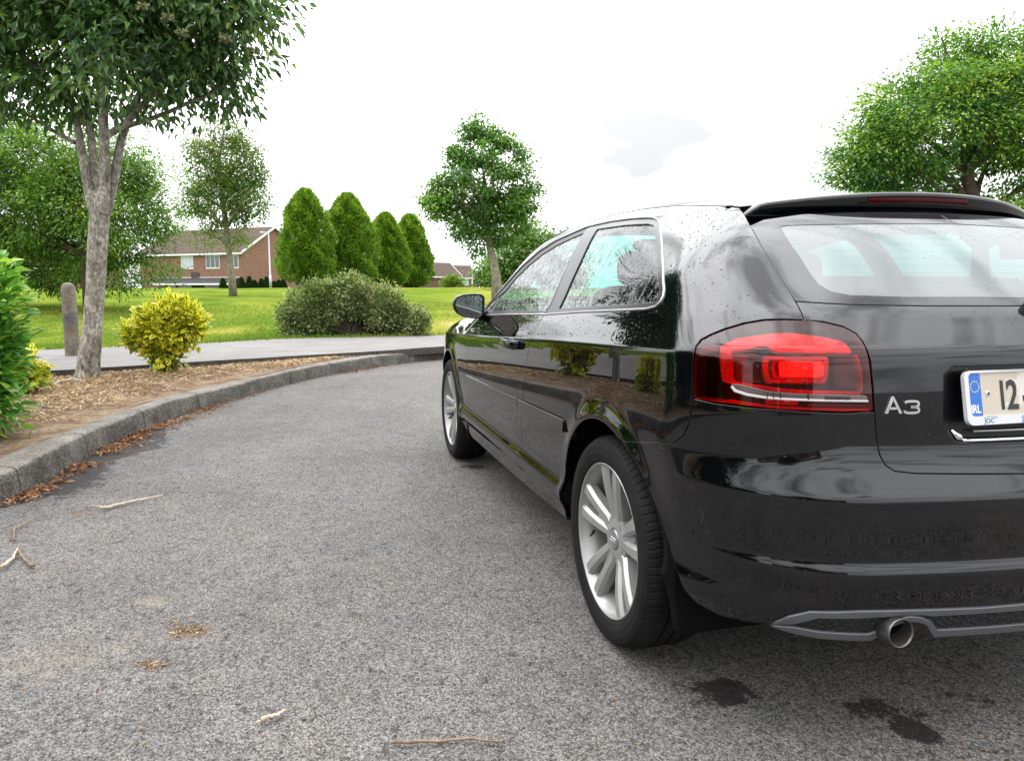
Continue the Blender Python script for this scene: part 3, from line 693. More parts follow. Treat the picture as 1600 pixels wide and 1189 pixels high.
# ---- spoiler and high brake lamp
SPW = ROOFY+.008; SPX = -.268; ny = 61; ys = np.linspace(-SPW, SPW, ny); VS = []; 
for y in ys:
    a = abs(y)/SPW; x_t = SPX+.150*a**2.4; xr_ = RY[0][0]+.05; roof_z = float(ST([(xr_, min(abs(y), SPW-.012))])[0][2])+.001
    zt = 1.3385-.038*a**2-.030*sstep(.88, 1., a); th = .072+.034*sstep(.78, .97, a)
    xg = float(S([YZ(min(abs(y), SPW-.02), 1.272)])[0][0])
    pr = [(xr_+.05, roof_z+.0005), (xr_-.02, roof_z-.002), (x_t+.09, (zt+roof_z)/2+.004-.002*a), (x_t+.03, zt+.0035), (x_t+.008, zt+.001), (x_t, zt-.005), (x_t+.003, zt-.012), (x_t+.010, zt-th+.004), (x_t+.020, zt-th), (x_t+.045, zt-th+.001), (x_t+.10, zt-th+.004), (xg+.06, 1.272)]
    VS.append([(px, y, pz) for px, pz in pr])
VS = np.array(VS); k_ = VS.shape[1]
sp = mesh('spoiler', VS.reshape(-1, 3), [(i*k_+j, (i+1)*k_+j, (i+1)*k_+j+1, i*k_+j+1) for i in range(ny-1) for j in range(k_-1)]+[tuple(range(k_)), tuple((ny-1)*k_+j for j in range(k_))][::1], PAINT, car)
import bmesh
bm = bmesh.new(); bm.from_mesh(sp.data); bmesh.ops.recalc_face_normals(bm, faces=bm.faces)
bm.to_mesh(sp.data); bm.free()
VL = []
for y in np.linspace(-.125, .205, 25):
    a = abs(y)/SPW; x_t = SPX+.150*a**2.4; zt = 1.3385-.038*a**2
    VL.append([(x_t-.0015, y, zt-.013), (x_t+.001, y, zt-.015), (x_t+.008, y, zt-.037), (x_t+.012, y, zt-.038)])
VL = np.array(VL).reshape(-1, 3); mesh('brake_light', VL, [(i*4+j, (i+1)*4+j, (i+1)*4+j+1, i*4+j+1) for i in range(24) for j in range(3)], CHML, sp)

# ---- plate, frame, badge, strip
def frame_at(uv, off=0., lean=0.):
    """local axes on the tail: right (as read), up, out"""
    p = S([uv])[0]; n = NB(p[None])[0]; rt = np.cross([0, 0, 1.], n)*1.; rt /= np.linalg.norm(rt); up = np.cross(n, rt)
    return p+n*off, rt, up, n
def Mof(p, rt, up, n): M = np.eye(4); M[:3, 0] = rt; M[:3, 1] = up; M[:3, 2] = n; M[:3, 3] = p; return M
def text_mesh(txt, size, M, mat, name, parent, depth=.001, sx=1., bold=0.):
    cu = bpy.data.curves.new(name, 'FONT'); cu.body = txt; cu.size = size; cu.extrude = depth; cu.offset = bold; cu.resolution_u = 6
    o = bpy.data.objects.new(name, cu); COL.objects.link(o); dg = bpy.context.evaluated_depsgraph_get()
    me = bpy.data.meshes.new_from_object(o.evaluated_get(dg)); bpy.data.objects.remove(o)
    V = np.array([tuple(v.co) for v in me.vertices]); V[:, 0] *= sx; V = V @ M[:3, :3].T+M[:3, 3]
    for v, c in zip(me.vertices, V): v.co = c
    me.materials.clear(); me.materials.append(mat); q = bpy.data.objects.new(name, me); COL.objects.link(q); q.parent = parent; return q
# plate stands in the recess, nearly flat across the car
pc = np.array([-.722, 0, .826]); rt_ = np.array([0, -1., 0]); up_ = np.array([.20, 0, 1.]); up_ /= np.linalg.norm(up_); out_ = np.cross(rt_, up_)
MP = Mof(pc, rt_, up_, out_)
def rrect(w, h, r, cx=0, cy=0, n=5):
    p = []
    for (sx, sy, a0) in ((1, 1, 0), (-1, 1, 90), (-1, -1, 180), (1, -1, 270)):
        for a in np.linspace(a0, a0+90, n): p.append((cx+sx*(w/2-r)+r*math.cos(math.radians(a)), cy+sy*(h/2-r)+r*math.sin(math.radians(a))))
    return np.array(p)
PW = .640
mplate = MB(); mplate.prism(rrect(PW, .099, .007, 0, .011), .004, .0065, MP)
m, t, out = newmat('reflective_plate'); b = N(t, 'ShaderNodeBsdfPrincipled', inp={'Roughness': .25}); t.links.new(b.outputs[0], out.inputs[0])
nn_ = noise(t, N(t, 'ShaderNodeTexCoord').outputs['Object'], 13, 4, .6, .8); t.links.new(ramp(t, nn_, [(.50, (.52, .46, .37)), (.53, (.66, .62, .56))]), b.inputs['Base Color'])
PLM = m
plate = mplate.build('number_plate', PLM, car)
fr_ = MB()
outer = rrect(PW+.018, .120, .016, 0, .0055, 6); inner = rrect(PW-.004, .095, .010, 0, .0125, 6); n = len(outer)
V = np.concatenate([np.c_[outer, np.full(n, 0)], np.c_[outer, np.full(n, .010)], np.c_[inner, np.full(n, .010)], np.c_[inner, np.full(n, .003)]]) @ MP[:3, :3].T+MP[:3, 3]
fr_.add(V, [(i*n+j, i*n+(j+1) % n, (i+1)*n+(j+1) % n, (i+1)*n+j) for i in range(3) for j in range(n)]); PFR = principled('white_plate_frame', (.62, .63, .65), .3)
fr_.build('plate_frame', PFR, plate)
m_ = MB(); m_.prism(rrect(.034, .095, .004, -PW/2+.0195, .0125), .0066, .0072, MP); m_.build('blue_band', principled('plate_blue', (.01, .13, .50), .3), plate)
WP = principled('plate_white', (.8, .82, .85), .4); BP = principled('plate_black', (.008, .008, .010), .35)
def MPo(x, y, z=.0074): M = MP.copy(); M[:3, 3] = MP[:3, 3]+MP[:3, :3] @ np.array([x, y, z]); return M
text_mesh('IRL', .0255, MPo(-PW/2+.0045, -.0275), WP, 'plate_lettering', plate, .0003, .78, .0006)
st_ = MB()
for k in range(12):
    a = k*PI/6; c_ = (-PW/2+.0195+.0118*math.cos(a), .030+.0118*math.sin(a)); s5 = [(c_[0]+(.0024 if j % 2 == 0 else .001)*math.cos(PI/2+j*PI/5), c_[1]+(.0024 if j % 2 == 0 else .001)*math.sin(PI/2+j*PI/5)) for j in range(10)]
    st_.prism(s5, .0073, .0078, MP)
st_.build('plate_stars', principled('plate_yellow', (.75, .7, .35), .4), plate)
text_mesh('1', .092, MPo(-PW/2+.078, -.022), BP, 'plate_lettering', plate, .0006, .70, .001)
text_mesh('2', .092, MPo(-PW/2+.106, -.022), BP, 'plate_lettering', plate, .0006, .72, .0016)
text_mesh('-', .092, MPo(-PW/2+.150, -.020), BP, 'plate_lettering', plate, .0006, .8, .0016)
text_mesh('JOC', .0135, MPo(-PW/2+.036, -.0505, .0101), principled('frame_blue', (.02, .10, .22), .4), 'frame_lettering', plate, .0003, 1.1, .0002)
text_mesh('J', .019, MPo(-PW/2+.140, -.0510, .0101), principled('frame_light_blue', (.02, .16, .42), .4), 'frame_lettering', plate, .0003, 1.1, .0004)
mc = MB(); mc.tube([tuple(MP[:3, 3]+MP[:3, :3] @ np.array([-PW/2+.034+q*.038, -.0395+.003*math.sin(q*PI), .0105])) for q in np.linspace(0, 1, 9)], .0006, 5); mc.build('frame_lettering', principled('frame_teal', (.05, .25, .3), .4), plate)
sc_ = MB(); sc_.lathe([(0, .0095), (.003, .0095), (.0055, .0085), (.006, .0066)], 16, 'z'); V_ = sc_.V[0]+[-PW/2+.054, .014, 0]; sc_.V = [V_ @ MP[:3, :3].T+MP[:3, 3]]; sc_.build('plate_screw', PFR, plate, smooth=True)
sc_ = MB(); sc_.lathe([(0, .0102), (.0032, .0102), (.0033, .0094)], 12, 'z'); V_ = sc_.V[0]+[-PW/2+.054, .014, 0]; sc_.V = [V_ @ MP[:3, :3].T+MP[:3, 3]]; sc_.build('screw_head', BLK, plate)
# chrome strips under the plate
cs = MB(); y0_ = PLW-.05
p3 = SN([YZ(y, .7375) for y in np.linspace(-y0_, y0_, 20)], -.006); cs.tube(p3, .0042, 8)
for s in (1, -1):
    e = SN([YZ(y0_, .7375), YZ(y0_+.012, .748), YZ(y0_+.026, .762)], -.006)*[1, s, 1]; cs.tube(e, [.005, .010, .003], 8)
cs.build('chrome_strip', CHROME, tailgate, smooth=True)
cs = MB(); cs.tube(SN([YZ(y, .757) for y in np.linspace(-.29, .29, 20)], -.012), .0028, 8); cs.build('chrome_strip', ALU, tailgate, smooth=True)
# badge: letters cut as flat chrome shapes
def stroke(poly, w0):
    p = np.asarray(poly, float); t_ = np.gradient(p, axis=0); t_ /= np.linalg.norm(t_, axis=1)[:, None]; n_ = np.c_[-t_[:, 1], t_[:, 0]]*(w0/2)
    return [(p[i]+n_[i], p[i+1]+n_[i+1], p[i+1]-n_[i+1], p[i]-n_[i]) for i in range(len(p)-1)]
bp_, br_, bu_, bn_ = frame_at(PX(1381, 646), .0005); MBd = Mof(bp_, br_, bu_, bn_)
bd = MB()
u_ = .00098   # one photo zoom unit in metres, roughly
A = [[(0, 0), (.0072, 0), (.0205, .0330), (.0150, .0375)], [(.0150, .0375), (.0195, .0375), (.0400, 0), (.0325, 0)], [(.0085, .0085), (.0320, .0085), (.0300, .0135), (.0105, .0135)]]
for q in A: bd.prism(q, .0, .003, MBd)
th = np.linspace(math.radians(150), math.radians(-90), 12)
c3 = []
three = [(.040, .0175), (.042, .0200), (.047, .0205), (.057, .0205), (.0605, .0190), (.0615, .0160), (.0605, .0130), (.057, .0110), (.049, .0108)]
three2 = [(.049, .0105), (.057, .0103), (.0612, .0085), (.0622, .0055), (.0612, .0025), (.057, .0008), (.045, .0006), (.0405, .0020), (.0390, .0045)]
for pl in ([((x_-.040)*1.45+.0455, y_*1.28) for x_, y_ in three], [((x_-.040)*1.45+.0455, y_*1.28) for x_, y_ in three2]):
    for q in stroke([np.array(p) for p in pl], .0052): bd.prism(np.array(q)[::-1], 0, .003, MBd)
badge = bd.build('badge', CHROME, tailgate)
# wiper pivot and blade
wp = MB(); c0 = SN([YZ(.035, 1.035)], .012)[0]; c1 = SN([YZ(-.40, 1.10)], .016)[0]
wp.tube([SN([YZ(.045, 1.020)], .004)[0], SN([YZ(.040, 1.035)], .026)[0], SN([YZ(0.01, 1.052)], .030)[0], SN([YZ(-.1, 1.060)], .022)[0], SN([YZ(-.2, 1.075)], .02)[0]], [.020, .024, .018, .009, .006], 12)
wpo = wp.build('rear_wiper', BLK, car, smooth=True)
wb = MB(); wb.tube(SN([YZ(y, 1.062+.02*(-y)) for y in np.linspace(.0, -.36, 10)], .009), .005, 6); wb.build('wiper_blade', BLK, wpo, smooth=True)

# ---- lower trim of the rear bumper, exhaust
def zb(l): return PXL([(1150+a/3.129, 680+b/3.129) for a, b in l])
upp = zb([(172, 914), (260, 880), (360, 858), (600, 855), (860, 850), (1200, 838), (1408, 820)])+[YZ(0, .372)]
upl = [YZ(0, .350)]+zb([(1408, 845), (1200, 860), (955, 874), (900, 868), (830, 870), (700, 880), (400, 884), (285, 912)])
patch('bumper_trim', [upp+upl], GREYT, rear_bumper, both=True, gap=.0005, off=.006, depth=.012, step=.02)
low_t = zb([(172, 918), (280, 928), (400, 950), (640, 962), (680, 948), (740, 905), (800, 882), (850, 876), (900, 882), (945, 902), (975, 942), (1408, 912)])+[YZ(0, .318)]
low_b = [YZ(0, .300)]+zb([(1408, 940), (960, 972), (945, 948), (925, 915), (890, 902), (850, 898), (800, 905), (760, 922), (700, 965), (650, 990), (400, 978), (260, 950)])
patch('bumper_trim', [low_t+low_b], GREYT, rear_bumper, both=True, gap=.0005, off=.008, depth=.016, step=.02)
dk = zb([(285, 914), (400, 886), (700, 882), (830, 872), (955, 876), (1200, 862), (1408, 847)])+[YZ(0, .350), YZ(0, .318)]+zb([(1408, 912), (975, 942), (945, 902), (900, 882), (850, 876), (800, 882), (740, 905), (680, 948), (640, 962), (400, 950), (300, 930)])
m, t, out = newmat('black_mesh_grille'); b = N(t, 'ShaderNodeBsdfPrincipled', inp={'Roughness': .6, 'Base Color': (.008, .008, .009, 1)}); t.links.new(b.outputs[0], out.inputs[0])
vo = N(t, 'ShaderNodeTexVoronoi', inp={'Scale': 110.}); t.links.new(N(t, 'ShaderNodeTexCoord').outputs['Object'], vo.inputs['Vector']); bpn = N(t, 'ShaderNodeBump', inp={'Strength': 1., 'Distance': .006}); t.links.new(vo.outputs['Distance'], bpn.inputs['Height']); t.links.new(bpn.outputs[0], b.inputs['Normal'])
patch('diffuser_insert', [dk], m, rear_bumper, both=True, gap=0., off=.002, depth=.004, step=.02)
ep = CAM+ray(1408, 989)*((-.752-CAM[0])/ray(1409, 993)[0])
ex = MB(); ex.lathe([(.027, .10), (.0292, .02), (.0297, .0), (.0318, -.002), (.0332, .002), (.0332, .03), (.033, .09), (.028, .16), (.001, .16)], 40, 'x', (0, 0, 0))
V = ex.V[0] @ rotY(.07).T; ex.V = [V+ep]; STEEL = principled('exhaust_steel', (.20, .19, .18), .4, 1., var=(30, .3))
exo = ex.build('exhaust_pipe', STEEL, car, smooth=True)
ib = MB(); ib.lathe([(.0293, .003), (.028, .03), (.027, .12), (0.0001, .12)], 32, 'x'); ib.V = [(ib.V[0] @ rotY(.07).T)+ep]; ib.build('pipe_inside', principled('soot', (.03, .026, .024), .85), exo, smooth=True)

# ---- inner structure: liner behind the gaps, wheel wells, floor
def liner(name, loops, off, mat=DARK, both=False, parent=car):
    if both: return patch(name, loops, mat, parent, raw=True, depth=0, off=off, step=.04, both=True)
    return pair(name, loops, mat, parent, raw=True, depth=0, off=off, step=.04)
side_l = [XZ(.36, .25), XZ(1.2, .22), XZ(2.2, .22)]+arc(2.578, 178, 25, r=.375)+[XZ(3.0, .5), XZ(3.05, .78)]+[inv(p-np.array([0, 0, .01])) for p in BON3[::-1]]+[XZ(2.0, .90), XZ(1.3, .938), XZ(.73, .962), XZ(-.2, 1.005), GSEAM[-2], GSEAM[-1]]+LIGHT_L+BSEAM+[PX(971, 689)]+arc(0., 111, 8, r=.375)
liner('inner_skin', [side_l], -.017)
rear_l = [LIGHT_L[-1]]+LIGHT_B+[LIGHT_T[-1]]+LIGHT_T[::-1]+[GSEAM[-1], GL_B[0]]+GL_B[1:]+[YZ(0, .29)]+LOW[::-1]+ARCH_B[::-1]+BSEAM[::-1]
rear_ll = [LIGHT_L[-1]]+LIGHT_B+LIGHT_T[::-1]+[GSEAM[-1]]+GL_B+[YZ(0, .30)]+[(s, z+.005) for s, z in LOW[:-1][::-1]]+ARCH_B[::-1]+BSEAM[::-1]
liner('inner_skin', [rear_ll], -.034, both=True)
up_l = [XZ(2.0, .90), XZ(1.3, .938), XZ(.73, .962), XZ(-.2, 1.005)]+[GSEAM[-2]]+GSEAM[:5][::-1]+RSEAM+PILLAR
liner('inner_pillar_trim', [up_l, opening], -.020, CAB)
patch('headlining', [[(-.12, 0), (-.08, .45), (.5, .49), (1.0, .49), (1.55, .49), (1.6, 0)]], CABL, car, both=True, surf=ST, raw=True, depth=0, off=-.035, step=.06)
flo = MB(); flo.box((.42, -.78, .235), (2.16, .78, .26)); flo.box((-.62, -.52, .295), (3.2, .52, .33)); flo.box((-.62, -.70, .30), (-.40, .70, .331)); flo.build('underbody', DARK, car)
for xc in (0., 2.578):
    for s in (1, -1):
        lw = MB(); a = np.radians(np.linspace(14, 200, 30)); r = .395
        prof = [(.885, .372), (.86, .385), (.84, .395), (.55, .395)]
        V = np.array([[(xc+rr*math.cos(t_), s*min(y, float(W(np.array(xc+rr*math.cos(t_)), np.array(.317+rr*math.sin(t_))))-.012), .317+rr*math.sin(t_)) for y, rr in prof] for t_ in a]).reshape(-1, 3)
        lw.add(V, [(i*4+j, (i+1)*4+j, (i+1)*4+j+1, i*4+j+1) for i in range(29) for j in range(3)])
        lw.box((xc-.38, s*.55-.01, .33), (xc+.38, s*.55+.01, .70)); lw.build('wheel_liner', DARK, car, smooth=False)
# ---- wheels
m, t, out = newmat('tread_rubber'); b = N(t, 'ShaderNodeBsdfPrincipled', inp={'Roughness': .75, 'Base Color': (.014, .014, .0155, 1), 'Specular IOR Level': .3}); t.links.new(b.outputs[0], out.inputs[0])
sx = N(t, 'ShaderNodeSeparateXYZ'); t.links.new(N(t, 'ShaderNodeTexCoord').outputs['Object'], sx.inputs[0])
ang = math_(t, 'ARCTAN2', sx.outputs['X'], sx.outputs['Z']); wav = math_(t, 'SINE', math_(t, 'ADD', math_(t, 'MULTIPLY', ang, 74.), math_(t, 'MULTIPLY', sx.outputs['Y'], 60.)))
blk = math_(t, 'GREATER_THAN', wav, -.5); rad = math_(t, 'SQRT', math_(t, 'ADD', math_(t, 'POWER', sx.outputs['X'], 2.), math_(t, 'POWER', sx.outputs['Z'], 2.)))
msk = math_(t, 'GREATER_THAN', rad, .296); hh = math_(t, 'MULTIPLY', blk, msk); bpn = N(t, 'ShaderNodeBump', inp={'Strength': 1., 'Distance': .006}); t.links.new(hh, bpn.inputs['Height']); t.links.new(bpn.outputs[0], b.inputs['Normal'])
TREAD = m
def make_wheel():
    rim = MB()
    rim.lathe([(.2335, -.006), (.2335, .0), (.2315, .002), (.2285, .001), (.2265, -.004), (.2235, -.014), (.2180, -.020), (.2120, -.030), (.2080, -.060), (.2050, -.10), (.2030, -.165), (.2150, -.175), (.226, -.178)], 72, 'y')
    for k in range(5):
        A0 = math.radians(90+72*k)
        for sg in (1, -1):
            st = []
            for r_, tt, w, y in ((.040, .012, .030, -.032), (.075, .0210, .037, -.028), (.11, .0270, .040, -.019), (.16, .0350, .043, -.010), (.20, .0410, .046, -.006), (.2245, .0450, .050, -.006)):
                tt *= sg; d = .042-.06*(r_-.04)
                st.append([(r_, tt-w/2, y-d), (r_, tt-w/2, y-.010), (r_, tt-w/2+.009, y), (r_, tt+w/2-.009, y), (r_, tt+w/2, y-.010), (r_, tt+w/2, y-d)])
            V = np.array(st).reshape(-1, 3); ca, sa = math.cos(A0), math.sin(A0)
            X = V[:, 0]*ca-V[:, 1]*sa; Z = V[:, 0]*sa+V[:, 1]*ca; P_ = np.stack([X, V[:, 2], Z], -1)
            n_ = 6; rim.add(P_, [(i*n_+j, i*n_+(j+1) % n_, (i+1)*n_+(j+1) % n_, (i+1)*n_+j) for i in range(5) for j in range(n_)]+[tuple(range(n_))[::-1], tuple(5*n_+j for j in range(n_))])
        # web joining the two spokes near the hub
        web = np.array([(.03, -.03), (.12, -.03), (.150, 0), (.12, .03), (.03, .03)]); M = np.eye(4)
        ca, sa = math.cos(A0), math.sin(A0); M[:3, 0] = (ca, 0, sa); M[:3, 1] = (-sa, 0, ca); M[:3, 2] = (0, 1, 0); rim.prism(web, -.062, -.032, M)
    rim.lathe([(.001, -.070), (.073, -.070), (.075, -.040), (.073, -.033), (.060, -.030), (.034, -.028), (.033, -.040)], 60, 'y')
    w = rim.build('wheel', ALLOY, car, auto=32)
    ty = MB(); pr = [(.222, -.03), (.229, -.008), (.2345, .001), (.242, .006), (.262, .011), (.284, .010), (.298, .005), (.3055, -.003), (.3115, -.013), (.3155, -.026), (.317, -.045), (.317, -.060), (.310, -.061), (.310, -.068), (.317, -.069), (.3175, -.096), (.3105, -.097), (.3105, -.105), (.3175, -.106), (.317, -.135), (.310, -.136), (.310, -.143), (.317, -.144), (.3155, -.172), (.309, -.190), (.29, -.205), (.26, -.206), (.225, -.185)]
    prd = []
    for (r1, y1), (r2, y2) in zip(pr[:-1], pr[1:]):
        k_ = 3 if (r1 > .296 and -.06 < y1 < 0) else 1
        for j_ in range(k_): prd.append((r1+(r2-r1)*j_/k_, y1+(y2-y1)*j_/k_))
    prd.append(pr[-1]); prd = np.array(prd); na = 432; aa = np.linspace(0, 2*PI, na, endpoint=False); RR = np.repeat(prd[:, :1], na, 1); YY = np.repeat(prd[:, 1:], na, 1)
    ph = (aa[None]*42/PI+YY*6) % 1.; cut = (ph < .20) & (RR > .3005) & ((YY > -.058) | (YY < -.146)); RR = RR-np.where(cut, .0026, 0.)
    ph2 = (aa[None]*36/PI+.5-YY*16) % 1.; cut2 = (ph2 < .17) & (YY < -.07) & (YY > -.134); RR = RR-np.where(cut2, .004, 0.)
    Vt = np.stack([RR*np.sin(aa), YY, RR*np.cos(aa)], -1).reshape(-1, 3); mt_ = len(prd)
    Ft = np.array([(i*na+j, i*na+(j+1) % na, (i+1)*na+(j+1) % na, (i+1)*na+j) for i in range(mt_-1) for j in range(na)])
    mesh('tyre', Vt, Ft, RUB, w, smooth=False)
    cp = MB(); cp.lathe([(.0001, -.024), (.022, -.024), (.0285, -.0255), (.031, -.029), (.031, -.04)], 40, 'y'); cap = cp.build('hub_cap', principled('grey_cap', (.30, .30, .31), .3, .6), w, auto=40)
    rg = MB()
    for k in range(4):
        a = np.linspace(0, 2*PI, 25); xx = (k-1.5)*.0088; rg.tube(np.c_[xx+.0058*np.cos(a), np.full(25, -.0236), .0058*np.sin(a)], .0008, 6, False)
    rg.build('cap_rings', CHROME, w, smooth=True)
    for k in range(5):
        bl = MB(); A0 = math.radians(54+72*k); bl.lathe([(.0001, -.0318), (.0080, -.0318), (.0100, -.0300), (.0112, -.0292), (.0112, -.036)], 18, 'y', (.051*math.cos(A0), 0, .051*math.sin(A0)))
        bl.build('wheel_bolt', principled('bolt_dark', (.05, .05, .052), .4, .5), w, auto=40)
    ds = MB(); ds.lathe([(.03, -.075), (.135, -.075), (.137, -.078), (.137, -.095), (.03, -.095)], 60, 'y'); ds.build('brake_disc', DISC, w, auto=40)
    kp = MB(); kp.box((-.145, -.135, -.05), (-.085, -.062, .06)); kp.build('brake_calliper', principled('calliper', (.12, .12, .12), .5, .4), w)
    bk = MB(); bk.lathe([(.001, -.12), (.204, -.12)], 40, 'y'); bk.build('wheel_back', DARK, w)
    vl = MB(); vl.tube([(-.2040, -.030, .045), (-.190, -.020, .042), (-.176, -.008, .038)], [.0055, .0055, .0035], 8)
    V_ = vl.V[0]; c_, s_ = math.cos(math.radians(22)), math.sin(math.radians(22)); vl.V = [np.stack([-(V_[:, 0]*c_-V_[:, 2]*-s_), V_[:, 1], V_[:, 0]*s_*0+V_[:, 2]-.075], -1)]
    vl.build('valve', BLK, w, smooth=True)
    return w
w0 = make_wheel(); w0.location = (0, .866, .317); w0.rotation_euler = (0, math.radians(0), 0)
w1 = copy_tree(w0); w1.location = (2.578, .866, .317); w1.rotation_euler = (0, math.radians(20), 0)
for xc in (0., 2.578):
    w2 = copy_tree(w0); w2.location = (xc, -.866, .317); w2.rotation_euler = (0, 0, PI)
# ---- cabin
def seat(x, y):
    b_ = blob('seat', (x+.28, y, .52), (.52, .50, .18), SEATM, car, e=.5)
    blob('seat_back', (x+.02, y, .80), (.15, .48, .58), SEATM, b_, e=.5, R=rotY(-.30))
    blob('headrest', (x-.11, y, 1.15), (.10, .24, .15), SEATM, b_, e=.6)
seat(.95, .36); seat(.95, -.36)
blob('rear_bench', (.22, 0, .52), (.50, 1.20, .16), SEATM, car, e=.35); blob('rear_bench', (-.10, 0, .83), (.13, 1.20, .56), SEATM, car, e=.3, R=rotY(-.3))
for y in (.36, -.36): blob('headrest', (-.19, y, 1.03), (.08, .24, .12), SEATM, car, e=.6)
blob('dashboard', (1.98, 0, .84), (.50, 1.42, .26), CAB, car, e=.4)
sw = MB(); a = np.linspace(0, 2*PI, 41); sw.tube(np.c_[1.60+.07*np.sin(a), -.36+.18*np.cos(a), .92+.165*np.sin(a)], .014, 10, False); sw.box((1.60, -.52, .905), (1.62, -.20, .935)); sw.build('steering_wheel', CAB, car, smooth=True)
blob('inner_mirror', (1.52, 0, 1.29), (.03, .22, .06), CAB, car, e=.6)
# parcel shelf
ps = MB(); ps.box((-.52, -.50, .975), (-.22, .50, .985)); ps.build('parcel_shelf', CAB, car)

# ---- rain on the paint and glass
def drops(n, region, mat, name, rmin=.0010, rmax=.0034, seed=1, both=False):
    rg = np.random.default_rng(seed); L_ = [np.array(region)]; mn, mx_ = L_[0].min(0), L_[0].max(0)
    p = rg.uniform(mn, mx_, (n*3, 2)); p = p[inside(p, L_)][:n]; P = S(p); Nn = NB(P); n = len(p)
    r = rmin+(rmax-rmin)*rg.random(n)**2.6
    u = np.cross(Nn, [0, 0, 1.]); u /= np.linalg.norm(u, axis=1)[:, None]; v = np.cross(Nn, u)
    V = []; F = []; m_ = 8
    for ring, (rr, hh) in enumerate(((1.04, -.1), (.95, .22), (.66, .50), (.3, .62))):
        a = np.arange(m_)*2*PI/m_; q = P[:, None]+r[:, None, None]*(rr*(np.cos(a)[None, :, None]*u[:, None]+1.2*np.sin(a)[None, :, None]*v[:, None])+hh*Nn[:, None]*.8); V.append(q)
    V = np.stack(V, 1).reshape(-1, 3)
    for i in range(n):
        b_ = i*4*m_
        for k in range(3): F += [(b_+k*m_+j, b_+k*m_+(j+1) % m_, b_+(k+1)*m_+(j+1) % m_, b_+(k+1)*m_+j) for j in range(m_)]
        F.append(tuple(b_+3*m_+j for j in range(m_)))
    F4 = [f for f in F]
    o = mesh(name, V, F4, mat, car); tag(o, kind='stuff'); return o
DROP = principled('water_on_paint', (.004, .004, .006), .12, spec=.6)
DROPG = mat_glass('water_on_glass', (.80, .84, .84), 1.5)
cpil = GSEAM+LIGHT_L[:7]+PXL([(1110, 480), (1060, 440), (1040, 400), (1036, 350), (1100, 326)])
drops(360, cpil, DROP, 'water_drops', seed=3, rmax=.0026)
drops(150, GL_B+[YZ(0, .94), YZ(.5, .945), GSEAM[-1]], DROP, 'water_drops', seed=4, rmax=.0019)
drops(60, [YZ(.53, .91), YZ(0, .91), YZ(0, .68), YZ(.5, .68)], DROP, 'water_drops', seed=5, rmax=.0022)
drops(200, frit_band[:9]+[YZ(0, 1.05), YZ(0, 1.26), YZ(.4, 1.25), YZ(.5, 1.24)], DROPG, 'water_drops', seed=6, rmax=.0026)
drops(300, [YZ(.52, 1.235), YZ(.25, 1.21), YZ(0, 1.2), YZ(-.4, 1.2), YZ(-.48, 1.245), YZ(0, 1.262), YZ(.45, 1.255)], DROPG, 'water_drops', seed=7, rmax=.0030)
drops(500, [XZ(1.6, .935), XZ(.75, .965), XZ(-.2, 1.01), XZ(-.3, .94), XZ(.7, .895), XZ(1.7, .85)], DROP, 'water_drops', seed=8, rmax=.0022)
# ================================================================== GROUND
def sc_noise2(x, y, s, seed=0):
    """smooth value noise for shaping, -1..1"""
    r = np.random.default_rng(seed); T = r.uniform(-1, 1, (64, 64)); u = x/s; v = y/s
    i = np.floor(u).astype(int); j = np.floor(v).astype(int); fu = u-i; fv = v-j; fu = fu*fu*(3-2*fu); fv = fv*fv*(3-2*fv)
    g = lambda a, b: T[a % 64, b % 64]
    return (g(i, j)*(1-fu)+g(i+1, j)*fu)*(1-fv)+(g(i, j+1)*(1-fu)+g(i+1, j+1)*fu)*fv
def toab(p): d = np.asarray(p)[..., :3]-CAM; return np.stack([d @ RGT, d @ FH], -1)
def abw(ab, z): ab = np.asarray(ab, float); p = CAM+ab[..., :1]*RGT+ab[..., 1:2]*FH; p = np.array(p); p[..., 2] = z; return p
def line(px, z, pre=(), post=()):
    ab = [toab(gnd(x, y, z)) for x, y in px]; return np.array(list(pre)+ab+list(post), float)
KB = line([(0, 792), (50, 765), (100, 734), (150, 706), (200, 682.5), (250, 662), (300, 644), (350, 629.5), (400, 615), (437, 604.5), (486, 592), (550, 580), (592, 573), (645, 566), (694, 560)], 0., [(-10, -14), (-7.2, -8), (-5.4, -3.5), (-4.1, -.3), (-3.2, 1.8)], [(0.5, 11.9), (3, 12.6), (7, 12.9), (14, 12.2), (22, 9.5), (32, 4)])
KT = line([(0, 716), (50, 696), (100, 676), (150, 656), (200, 637), (250, 621), (300, 608), (350, 598), (400, 588), (444, 579), (507, 565), (550, 557), (592, 551.5), (645, 546.5), (694, 544)], .145, [(-10.4, -13.8), (-7.6, -7.8), (-5.8, -3.3), (-4.55, -.1), (-3.65, 2.0)], [(0.4, 12.25), (3, 12.95), (7, 13.25), (14.1, 12.55), (22.2, 9.8), (32.3, 4.2)])
PE = line([(70, 580), (110, 577.5), (185, 573), (295, 566), (400, 560), (465, 555.7), (550, 551), (592, 548.4), (667, 543)], .20, [(-26, 2.5), (-16, 5.2), (-9.5, 7.0)], [(0.4, 12.45), (3, 13.1), (7, 13.4), (14.2, 12.7), (22.4, 9.9), (32.5, 4.4)])
GE = line([(32, 545), (100, 544.5), (160, 541), (187, 540), (320, 535), (400, 530), (454, 527.6), (550, 526), (677, 523), (720, 522)], .22, [(-30, 4.5), (-18, 8), (-12, 9.6)], [(1.5, 14.9), (4, 15.2), (8, 15.4), (15, 14.6), (24, 11.8), (35, 6)])
